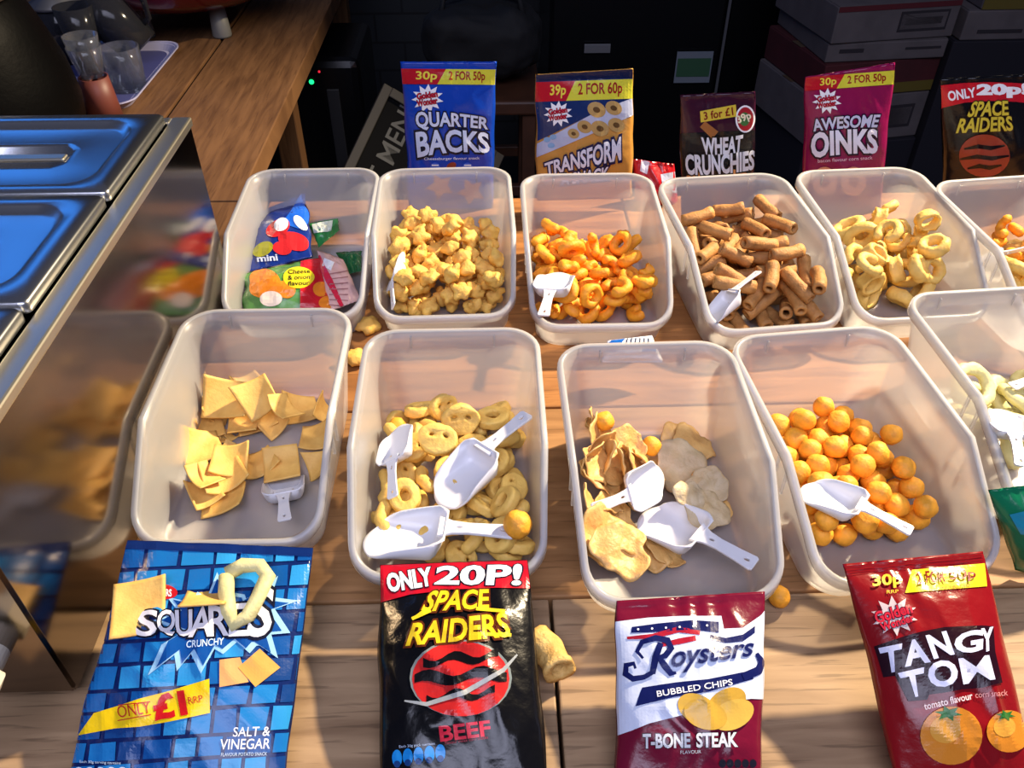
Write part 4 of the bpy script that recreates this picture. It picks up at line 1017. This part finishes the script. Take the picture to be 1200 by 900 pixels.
b.poly([(1180, 600), (1240, 590), (1240, 630), (1195, 625)], (30, 130, 160), 0); b.done()
b = Packet('snack_packet', 'red and white crumpled packet in the gap behind the orange curls', upright([(742, 186), (790, 192), (796, 250), (744, 250)], 1.13), [], (176, 26, 36), puff=.02, back=.01, seed=18, NU=26, NV=26, crease=.004)
b.poly([(752, 184), (762, 185), (758, 204), (750, 200)], (206, 206, 222), 0); b.poly([(774, 204), (796, 200), (796, 226), (778, 226)], (170, 176, 204), 0); b.done()

# ================================================================== STEEL FOOD WARMER
def steel(name, rgb=(190, 190, 192), rough=0.16, bump=0.02):
    return mat(name, rgb, rough, metal=1.0, bump=bump, bscale=14)
M_st = steel('polished_steel', (136, 124, 112), 0.14, 0.04); M_lid = steel('brushed_lid_steel', (190, 192, 196), 0.27, 0.05); M_edge = steel('edge_steel', (206, 200, 184), 0.38)
XR, YF, YB, ZT = -0.3215, 0.338, 0.872, 0.234
fw = thing('food_warmer', 'stainless steel counter-top food warmer at the left, mirror-like side', 'food warmer', (-0.60, 0.60, 0.0))
def part(name, bm, m, parent, smooth=False, loc=None):
    for v in bm.verts: v.co -= parent.location if loc is None else Vector(loc)
    return obj(name, bm, m, parent, smooth)
bm = bmesh.new(); XL = 2 * atz(12, 190, .245).x - XR; zb = 0.012
def quadf(*p): bm.faces.new([bm.verts.new(v) for v in p])
quadf((XR, YF, zb), (XR, YB, zb), (XR, YB, ZT), (XR, YF, ZT)); quadf((XL, YF, zb), (XR, YF, zb), (XR, YF, ZT), (XL, YF, ZT)); quadf((XR, YB, zb), (XL, YB, zb), (XL, YB, ZT), (XR, YB, ZT)); quadf((XL, YB, zb), (XL, YF, zb), (XL, YF, ZT), (XL, YB, ZT)); quadf((XL, YF, zb), (XL, YB, zb), (XR, YB, zb), (XR, YF, zb)); pass
bmesh.ops.remove_doubles(bm, verts=bm.verts[:], dist=1e-5)
bmesh.ops.bevel(bm, geom=bm.edges[:], offset=0.0025, segments=2, affect='EDGES')
part('body', bm, M_st, fw)
bm = bmesh.new()
for c, s in (((XR - 0.008, (YF + YB) / 2, ZT + 0.004), (0.020, YB - YF + 0.004, 0.010)), ((XL + 0.01, (YF + YB) / 2, ZT + 0.004), (0.020, YB - YF, 0.010)), (((XL + XR) / 2, YB - 0.006, ZT + 0.004), (XR - XL - 0.036, 0.014, 0.010)), (((XL + XR) / 2, YF + 0.006, ZT + 0.004), (XR - XL - 0.036, 0.014, 0.010))):
    add_box(bm, c, s, 0.002)
part('rim_frame', bm, M_edge, fw)
for x in (XR - 0.05, XL + 0.05):
    for y in (YF + 0.05, YB - 0.05):
        part('foot', lathe([(0, 0), (.016, 0), (.018, .004), (.014, .0125), (0, .0125)], 20, Matrix.Translation((x, y, 0))), mat('black_rubber', (18, 18, 18), .7), fw, True)
tp = aty(8, 790, 0.325)
bm = bmesh.new(); My = Matrix.Translation((tp.x - .012, YF, tp.z + .01)) @ Matrix.Rotation(PI / 2, 4, 'X')
add_lathe(bm, [(0, -.002), (.012, 0), (.012, .020), (.0, .020)], 24, My)
add_lathe(bm, [(0, .018), (.017, .018), (.018, .020), (.018, .036), (.016, .038), (0, .038)], 6, My)
add_lathe(bm, [(0, .036), (.0105, .038), (.0105, .062), (.008, .066), (0, .066)], 24, My)
o = part('drain_tap', bm, mat('pale_plastic_pipe', (196, 190, 176), .4), fw); o['label'] = 'pale plastic drain fitting on the front'

LXC = atz(12, 190, .245).x
def warmer_lid(y0, y1, label, xc=LXC):
    t = thing('warmer_lid', label, 'lid', (xc, (y0 + y1) / 2, ZT + 0.009), 0, None)
    x1 = XR - 0.020; x0 = 2 * xc - x1; hy = (y1 - y0) / 2 - 0.001; yc = (y0 + y1) / 2; zt = 0.010
    cxl = (x0 + x1) / 2 - xc; hx = (x1 - x0) / 2
    def rr(hx, hy, r, n=8):
        P = []
        for cx, cy, a0 in ((hx - r, hy - r, 0), (-hx + r, hy - r, PI / 2), (-hx + r, -hy + r, PI), (hx - r, -hy + r, 1.5 * PI)):
            for k in range(n + 1):
                a = a0 + PI / 2 * k / n; P.append((cx + r * math.cos(a), cy + r * math.sin(a)))
        return P
    loops = [(hx, hy, .006, 0.0), (hx, hy, .006, zt - .002), (hx - .002, hy - .002, .006, zt), (hx - .020, hy - .016, .030, zt), (hx - .022, hy - .018, .030, zt - .001), (hx - .026, hy - .022, .030, zt - .0055), (hx - .030, hy - .026, .028, zt - .006)]
    bm = bmesh.new(); R = [[bm.verts.new((x + cxl, y, z)) for x, y in rr(a, b_, r)] for a, b_, r, z in loops]
    # shallow round cup for the handle
    cr = min(.036, hy - .034); nn = len(R[0]); cx = -0.0
    def circ(r, z):
        out = []
        for x, y in rr(loops[-1][0], loops[-1][1], loops[-1][2]):
            a = math.atan2(y, x); out.append(bm.verts.new((r * 1.55 * math.cos(a) + cx, r * math.sin(a), z)))
        return out
    R += [circ(cr + .006, zt - .006), circ(cr + .003, zt - .0055), circ(cr, zt - .008), circ(cr * .86, zt - .018), circ(cr * .6, zt - .021)]
    for a, b_ in zip(R, R[1:]):
        for k in range(nn): bm.faces.new([a[k], a[(k + 1) % nn], b_[(k + 1) % nn], b_[k]])
    bm.faces.new(R[-1]); obj('lid_plate', bm, M_lid, t, True)
    obj('handle', box((cx, 0, zt - .008), (cr * 2.8, .012, .004), .0015), M_edge, t)
    return t
ye = [atz(213, 148, .245).y, atz(152, 236, .245).y, atz(70, 368, .245).y]
warmer_lid(ye[1] + .002, YB - .012, 'rearmost stainless lid of the food warmer with recessed handle cup')
warmer_lid(ye[2] + .002, ye[1], 'middle stainless lid of the food warmer, reflecting blue light')
warmer_lid(YF + .014, ye[2], 'front stainless lid of the food warmer, cut off by the left photo edge')

# ================================================================== THINGS ON THE SIDE COUNTER
M_blk = mat('black_enamel', (3, 3, 4), 0.5, spec=0.06, bump=0.2, bscale=120)
kc = (-0.83, 1.30)
kt = thing('soup_kettle', 'black round-bellied soup kettle behind the steel food warmer', 'kettle', (kc[0], kc[1], 0))
R0 = 0.172
obj('body', lathe([(0, 0), (R0 - .02, 0), (R0 - .012, .006), (R0 - .012, .045), (R0, .052), (R0 + .004, .085), (R0 - .002, .14), (R0 - .02, .20), (R0 - .036, .245), (R0 - .042, .25), (R0 - .05, .25), (0, .24)], 56), M_blk, kt, True)
obj('base_ring', lathe([(R0 - .011, .018), (R0 - .006, .018), (R0 - .006, .024), (R0 - .011, .024)], 56, close=True), steel('dull_steel', (120, 116, 104), .35), kt, True)
obj('lid', lathe([(R0 - .034, .2505), (R0 - .030, .254), (R0 - .04, .262), (.06, .282), (0, .286)], 56), steel('lid_steel', (170, 170, 172), .3), kt, True)
obj('knob', lathe([(0, .283), (.012, .284), (.010, .30), (.02, .308), (.016, .318), (0, .32)], 24), M_blk, kt, True)

M_tray = mat('lavender_tray', (176, 176, 214), 0.35); M_trayin = mat('dark_blue_tray_liner', (70, 74, 130), 0.4)
tr_ = thing('serving_tray', 'pale lavender tray with rounded corners holding jugs and glasses', 'tray', (-0.795, 1.66, 0.0), 0)
def rrect(hx, hy, r, n=8):
    P = []
    for cx, cy, a0 in ((hx - r, hy - r, 0), (-hx + r, hy - r, PI / 2), (-hx + r, -hy + r, PI), (hx - r, -hy + r, 1.5 * PI)):
        for k in range(n + 1):
            a = a0 + PI / 2 * k / n; P.append((cx + r * math.cos(a), cy + r * math.sin(a)))
    return P
def tray_bm(hx, hy):
    bm = bmesh.new(); L = [(hx - .012, hy - .012, .03, 0), (hx, hy, .04, .016), (hx + .003, hy + .003, .04, .017), (hx + .003, hy + .003, .04, .0145), (hx - .003, hy - .003, .04, .0135), (hx - .014, hy - .014, .03, .003)]
    R = [[bm.verts.new((x, y, z)) for x, y in rrect(a, b_, r)] for a, b_, r, z in L]; n = len(R[0])
    for a, b_ in zip(R, R[1:]):
        for k in range(n): bm.faces.new([a[k], a[(k + 1) % n], b_[(k + 1) % n], b_[k]])
    bm.faces.new(R[0][::-1]); bm.faces.new(R[-1]); return bm
obj('body', tray_bm(.145, .17), M_tray, tr_)
obj('liner', curve_bm(rrect(.125, .15, .03), extrude=.0006), M_trayin, tr_).location = (0, 0, .0038)
def clear(name, rgb, amt, rough=.1, body=(180, 184, 196)):
    return frosted(name, amt, tint=lin(rgb), body=lin(body), rough=rough, transl=.4)
M_glass = clear('clear_glass', (235, 238, 240), .88, .05); M_gplas = clear('smoky_clear_plastic', (150, 152, 160), .60, .12, (70, 72, 80)); M_lidg = mat('grey_jug_lid', (70, 72, 80), .4)
def cup(name, label, cat, loc, prof, m, rot=None, group=None, n=40):
    t = thing(name, label, cat, loc, 0, group)
    if rot: t.rotation_euler = rot
    obj('wall', lathe(prof, n, close=True), m, t, True); return t
def tumbler_prof(rb, rt, h, th=.0022, base=.006):
    return [(0, 0), (rb, 0), (rt, h), (rt - th, h), (rb - th, base), (0, base)]
zt0 = .0045
def cupprof(rb, rt, h, th=.0022, base=.006): return [(1e-7, 0), (rb, 0), (rb + (rt - rb) * .5, h * .5), (rt, h), (rt - th, h), (rb - th, base), (1e-7, base)]
def cup2(name, label, cat, loc, rb, rt, h, m, rot=None, group=None, th=.0022):
    t = thing(name, label, cat, loc, 0, group)
    if rot: t.rotation_euler = rot
    obj('wall', lathe(cupprof(rb, rt, h, th), 40), m, t, True); return t
p = atz(149, 108, zt0); cup2('glass_tumbler', 'clear glass tumbler at the front corner of the lavender tray', 'glass', (p.x, p.y + .02, zt0), .031, .036, .078, M_glass)
p = atz(140, 84, zt0); cup2('tall_glass', 'tall tapered pale glass behind the tumbler on the tray', 'glass', (p.x - .052, p.y + .0, zt0), .024, .036, .125, M_gplas)
def jug(label, loc, rot, rb, rt, h, lid=False):
    t = cup2('plastic_jug', label, 'jug', loc, rb, rt, h, M_gplas, rot, th=.003)
    hx = (rb + rt) / 2
    obj('handle', tube([(rt - .004, 0, h * .9), (rt + .02, 0, h * .9), (rt + .032, 0, h * .75), (hx + .03, 0, h * .4), (hx + .012, 0, h * .2), (hx - .006, 0, h * .2)], .006, 10), M_gplas, t, True)
    bm = curve_bm([(-.012, 0), (.012, 0), (0, .02)], extrude=.001)
    for v in bm.verts: v.co = Vector((-rt - v.co.y + .003, v.co.x, h - .002 - abs(v.co.z)))
    obj('spout', bm, M_gplas, t)
    if lid: obj('lid', lathe([(1e-7, h + .032), (rt * .55, h + .03), (rt * .62, h + .016), (rt + .004, h + .006), (rt + .004, h + .0005), (1e-7, h + .0005)], 40), M_lidg, t, True)
    return t
jug('grey lidded clear jug at the back of the tray', (-.855, 1.765, zt0), (0, 0, PI), .040, .048, .105, True)
jug('clear jug tipped back on its side at the right of the tray', (-.698, 1.735, .036), (math.radians(-6), math.radians(-40), 0.1), .040, .050, .120)
M_terra = mat('terracotta_plastic', (104, 52, 44), .5)
p = aty(121, 138, 1.42); cup2('plastic_cup_holder', 'brown-red tapered holder standing between kettle and tray', 'holder', (p.x - .016, 1.465, 0), .030, .025, .075, M_terra)
for k in range(2):
    cup2('clear_cup', ('lower' if k == 0 else 'upper') + ' of two clear plastic cups nested in the brown-red holder', 'cup', (p.x - .016, 1.465, .0765 + .018 * k), .020, .029, .05, M_glass, group='nested clear cups', th=.0012)

M_redp = mat('glossy_red', (104, 5, 18), .25, coat=.4)
ra = thing('red_appliance', 'glossy red round-bottomed machine on stubby pale feet at the top left', 'appliance', (-0.67, 2.02, 0))
obj('body', lathe([(1e-7, .055), (.10, .056), (.17, .066), (.215, .09), (.235, .13), (.24, .18), (.235, .24), (.20, .28), (1e-7, .285)], 56), M_redp, ra, True)
for a in (-.9, PI + .9, 1.2, PI - 1.2):
    obj('foot', lathe([(1e-7, 0), (.020, 0), (.021, .004), (.017, .062), (1e-7, .062)], 24, Matrix.Translation((.135 * math.cos(a), .135 * math.sin(a), 0))), mat('pale_foot', (120, 120, 116), .5), ra, True)

# ================================================================== BACKGROUND
M_bk = mat('black_fabric', (6, 6, 8), .8, bump=.4, bscale=60); M_bkg = mat('black_gloss', (10, 11, 13), .25); M_frame = mat('dark_wood_frame', (28, 22, 15), .6, var=.3, scale=12); M_chair = mat('chair_wood', (74, 44, 28), .5, var=.3, scale=14)
# black dustbin-like unit with lights, under the counter edge
un = thing('black_unit', 'tall black unit with a green light under the edge of the side counter', 'appliance', (-0.44, 2.17, -.85))
obj('body', box((0, 0, .38), (.26, .30, .76), .02), M_bkg, un)
obj('trim_strip', box((.06, -.152, .36), (.03, .006, .66), .002), mat('grey_trim', (46, 46, 48), .4), un)
p = aty(365, 96, 2.018); obj('green_light', lathe([(1e-7, 0), (.006, 0), (.005, .003), (1e-7, .004)], 16, Matrix.Translation(p - un.location) @ Matrix.Rotation(PI / 2, 4, 'X')), mat('green_led', (20, 230, 110), .3, emit=3.0), un)
p = aty(374, 84, 2.018); obj('red_light', lathe([(1e-7, 0), (.003, 0), (.0025, .002), (1e-7, .003)], 16, Matrix.Translation(p - un.location) @ Matrix.Rotation(PI / 2, 4, 'X')), mat('red_led', (230, 40, 60), .3, emit=1.0), un)
# chalk board menu
q = [aty(448, 108, 1.95), aty(478, 120, 2.05), aty(470, 260, 2.05), aty(398, 235, 1.85)]
mb = thing('menu_board', 'leaning wood-framed chalkboard with white menu lettering', 'board', tuple(aty(410, 195, 1.78)))
A = aty(452, 106, 1.86); Bp = aty(405, 205, 1.72); upd = (A - Bp); ux = upd.normalized(); rt = Vector((0.90, 0.42, 0)).normalized(); nm = ux.cross(rt).normalized()
nm = nm if nm.z > 0 else -nm; rt = ux.cross(nm).normalized()
Mb = Matrix((rt, ux, nm)).transposed().to_4x4(); Mb.translation = Bp - ux * .30
mb.matrix_world = Mb; LB = upd.length + .30
obj('panel', box((.15, LB / 2, -.003), (.30, LB, .008)), mat('chalkboard', (7, 7, 8), .8, spec=.1), mb)
for nme, c, s in (('frame_rail', (0, LB / 2, 0), (.022, LB + .02, .022)), ('frame_rail', (.30, LB / 2, 0), (.022, LB + .02, .022)), ('frame_rail', (.15, LB, 0), (.28, .022, .022)), ('frame_rail', (.15, 0, 0), (.28, .022, .022))):
    obj(nme, box(c, s, .002), M_frame, mb)
def plain_text(body, h, m, parent, M, bold=0.0, name='lettering'):
    V, F = text_geo(body, bold); me = bpy.data.meshes.new(name); k = h / max(1e-6, (V[:, 1].max() - V[:, 1].min()))
    me.from_pydata([tuple(M @ Vector((x * k, y * k, 0))) for x, y in V], [], F); return link(name, me, m, parent)
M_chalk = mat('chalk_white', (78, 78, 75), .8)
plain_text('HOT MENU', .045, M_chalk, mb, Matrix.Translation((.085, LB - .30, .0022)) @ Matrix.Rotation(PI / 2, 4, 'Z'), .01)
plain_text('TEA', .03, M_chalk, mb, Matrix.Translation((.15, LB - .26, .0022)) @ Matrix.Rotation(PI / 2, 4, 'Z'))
# wooden chair with a black bag over it
ch = thing('wooden_stool', 'brown wooden stool in the dark behind the blue packet, black bag on it', 'stool', (-0.015, 2.12, -.85))
SZ = aty(600, 122, 1.95).z + .85
obj('seat', box((0, 0, SZ - .02), (.29, .30, .035), .006), M_chair, ch)
for x in (-.115, .115):
    for y in (-.12, .12): obj('leg', box((x, y, (SZ - .038) / 2), (.034, .034, SZ - .038), .003), M_chair, ch)
for y in (-.12, .12): obj('stretcher', box((0, y, SZ - .25), (.197, .02, .03), .003), M_chair, ch)
bag = bmesh.new(); bmesh.ops.create_icosphere(bag, subdivisions=5, radius=1.0)
for v in bag.verts:
    x, y, z = v.co; f = lambda t, e: math.copysign(abs(t) ** e, t); v.co = Vector((f(x, .6) * .150, f(y, .7) * .11, f(z, .65) * .085))
wobble(bag, .016, 12, 3)
bg = thing('black_bag', 'black bag slumped on the wooden stool in the dark', 'bag', (-0.012, 2.14, -.85 + SZ + .098)); obj('body', bag, M_bk, bg, True)
obj('strap', tube([(-.10, -.05, .06), (-.09, -.03, .10), (0, -.01, .115), (.09, -.03, .10), (.10, -.05, .06)], .008, 8), M_bk, bg, True)
# black cabinet (fridge) with a badge, a label sheet and a bright seam
FX0, FX1, FY = aty(645, 40, 2.45).x, aty(852, 40, 2.45).x, 2.45
fr = thing('black_fridge', 'tall black fridge cabinet with a small silver badge and green and white notice', 'fridge', ((FX0 + FX1) / 2, FY + .27, -.85)); fwid = FX1 - FX0
obj('body', box((0, .02, .50), (fwid, .50, 1.0), .006), M_bkg, fr)
obj('door', box((-.004, -.245, .51), (fwid - .012, .03, .96), .008), M_bkg, fr)
L0 = fr.location
pa, pb_ = aty(685, 52, FY - .003), aty(715, 62, FY - .003)
obj('badge', box((pa + pb_) / 2 - L0 + Vector((0, .002, 0)), (abs(pb_.x - pa.x), .006, abs(pa.z - pb_.z)), .001), mat('silver_badge', (110, 110, 112), .4), fr)
pa, pb_ = aty(794, 61, FY - .003), aty(831, 97, FY - .003); c = (pa + pb_) / 2 - L0
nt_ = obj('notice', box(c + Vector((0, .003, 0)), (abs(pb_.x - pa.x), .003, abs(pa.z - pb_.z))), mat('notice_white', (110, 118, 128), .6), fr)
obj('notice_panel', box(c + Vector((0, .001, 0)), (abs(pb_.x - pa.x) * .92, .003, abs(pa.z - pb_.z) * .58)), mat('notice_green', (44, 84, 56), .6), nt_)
obj('door_seam', box((fwid / 2 - .004, -.262, .5), (.008, .006, .96), .001), mat('grey_seam', (84, 84, 88), .35), fr)
obj('top_glint_trim', box((-.02, -.262, .955), (fwid * .8, .006, .008), .001), M_bkg, fr)
# second dark cabinet behind the boxes
dk = thing('dark_cabinet', 'dark cabinet standing between the fridge and the box stack', 'cabinet', (FX1 + .16, 2.80, -.85))
obj('body', box((0, 0, .45), (.28, .45, .9), .006), M_bkg, dk); obj('door', box((0, -.235, .45), (.26, .02, .84), .004), M_bkg, dk)

# cardboard boxes
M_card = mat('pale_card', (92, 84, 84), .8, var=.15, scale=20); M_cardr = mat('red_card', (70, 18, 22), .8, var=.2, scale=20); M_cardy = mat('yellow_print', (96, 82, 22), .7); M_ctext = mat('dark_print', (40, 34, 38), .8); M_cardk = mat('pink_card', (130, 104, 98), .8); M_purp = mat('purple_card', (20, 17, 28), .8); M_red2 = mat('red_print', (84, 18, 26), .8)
def carton(label, c, s, rot, m, deco=(), group='cartons stacked behind the stall'):
    t = thing('cardboard_box', label, 'box', c, rot, group)
    obj('carton', box((0, 0, s[2] / 2), s, .003), m, t)
    obj('flap', box((0, 0, s[2] + .0008), (s[0] - .004, s[1] - .004, .0015)), m, t); obj('tape', box((0, 0, s[2] + .0018), (s[0] + .0005, .05, .0008)), mat('brown_tape', (86, 70, 54), .4), t)
    for (nm_, cx, cz, w, h, mm) in deco:
        obj(nm_, box((cx * s[0], -s[1] / 2 - .0008, cz * s[2]), (w * s[0], .0016, h * s[2])), mm, t)
    return t
yb = 2.08
def stack_box(label, x0, x1, ya, ybm, m, deco=(), dx=0.0, sy=.30, rot=.14):
    a, b2 = aty(x0, ya, yb), aty(x1, ybm, yb); w = abs(b2.x - a.x)
    h = a.z - aty(x0, ybm, yb).z
    return carton(label, ((a.x + b2.x) / 2 + math.sin(-rot) * sy / 2 * -1 * 0 + dx, yb + sy / 2, b2.z), (w, sy, h), rot, m, deco)
zs_ = [aty(1000, y, yb).z for y in (10, 48, 71, 112, 166, 240)]
xs0, xs1 = aty(958, 48, yb).x, aty(1108, 48, yb).x; wB = xs1 - xs0; xc = (xs0 + xs1) / 2
lo_ = -.85
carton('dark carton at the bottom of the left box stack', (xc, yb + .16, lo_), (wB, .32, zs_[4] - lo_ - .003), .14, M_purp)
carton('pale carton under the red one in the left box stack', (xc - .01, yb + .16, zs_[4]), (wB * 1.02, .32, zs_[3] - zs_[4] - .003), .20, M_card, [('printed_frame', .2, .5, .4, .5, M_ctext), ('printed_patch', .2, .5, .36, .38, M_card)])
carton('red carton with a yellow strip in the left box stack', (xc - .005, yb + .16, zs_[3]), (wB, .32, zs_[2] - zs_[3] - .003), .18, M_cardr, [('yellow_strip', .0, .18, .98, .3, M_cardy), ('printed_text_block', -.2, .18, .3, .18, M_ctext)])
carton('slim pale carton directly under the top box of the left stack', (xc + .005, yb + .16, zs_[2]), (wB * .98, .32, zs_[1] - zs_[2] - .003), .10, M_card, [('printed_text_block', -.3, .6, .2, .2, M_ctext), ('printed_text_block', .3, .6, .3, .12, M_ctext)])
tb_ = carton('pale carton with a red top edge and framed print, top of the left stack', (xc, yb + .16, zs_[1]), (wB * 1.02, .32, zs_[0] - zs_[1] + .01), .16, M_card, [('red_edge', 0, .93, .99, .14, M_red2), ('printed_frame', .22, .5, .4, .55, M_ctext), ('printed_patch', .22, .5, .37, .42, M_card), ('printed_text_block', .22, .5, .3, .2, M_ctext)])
x2 = aty(1190, 30, yb).x + .06
zr2 = [aty(1150, y, yb).z for y in (-22, 12, 48, 240)]
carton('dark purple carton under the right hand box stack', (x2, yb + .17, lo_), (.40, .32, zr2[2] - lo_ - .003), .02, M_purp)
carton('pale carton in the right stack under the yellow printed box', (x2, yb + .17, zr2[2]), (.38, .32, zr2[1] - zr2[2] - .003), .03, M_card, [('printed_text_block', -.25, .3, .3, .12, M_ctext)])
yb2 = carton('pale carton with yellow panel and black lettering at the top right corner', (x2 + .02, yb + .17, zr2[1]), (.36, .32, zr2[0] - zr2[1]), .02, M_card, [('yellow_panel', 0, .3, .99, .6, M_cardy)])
plain_text('ELITE', .05, M_ctext, yb2, Matrix.Translation((-.04, -.1628, .018)) @ Matrix.Rotation(PI / 2, 4, 'X'), .04)
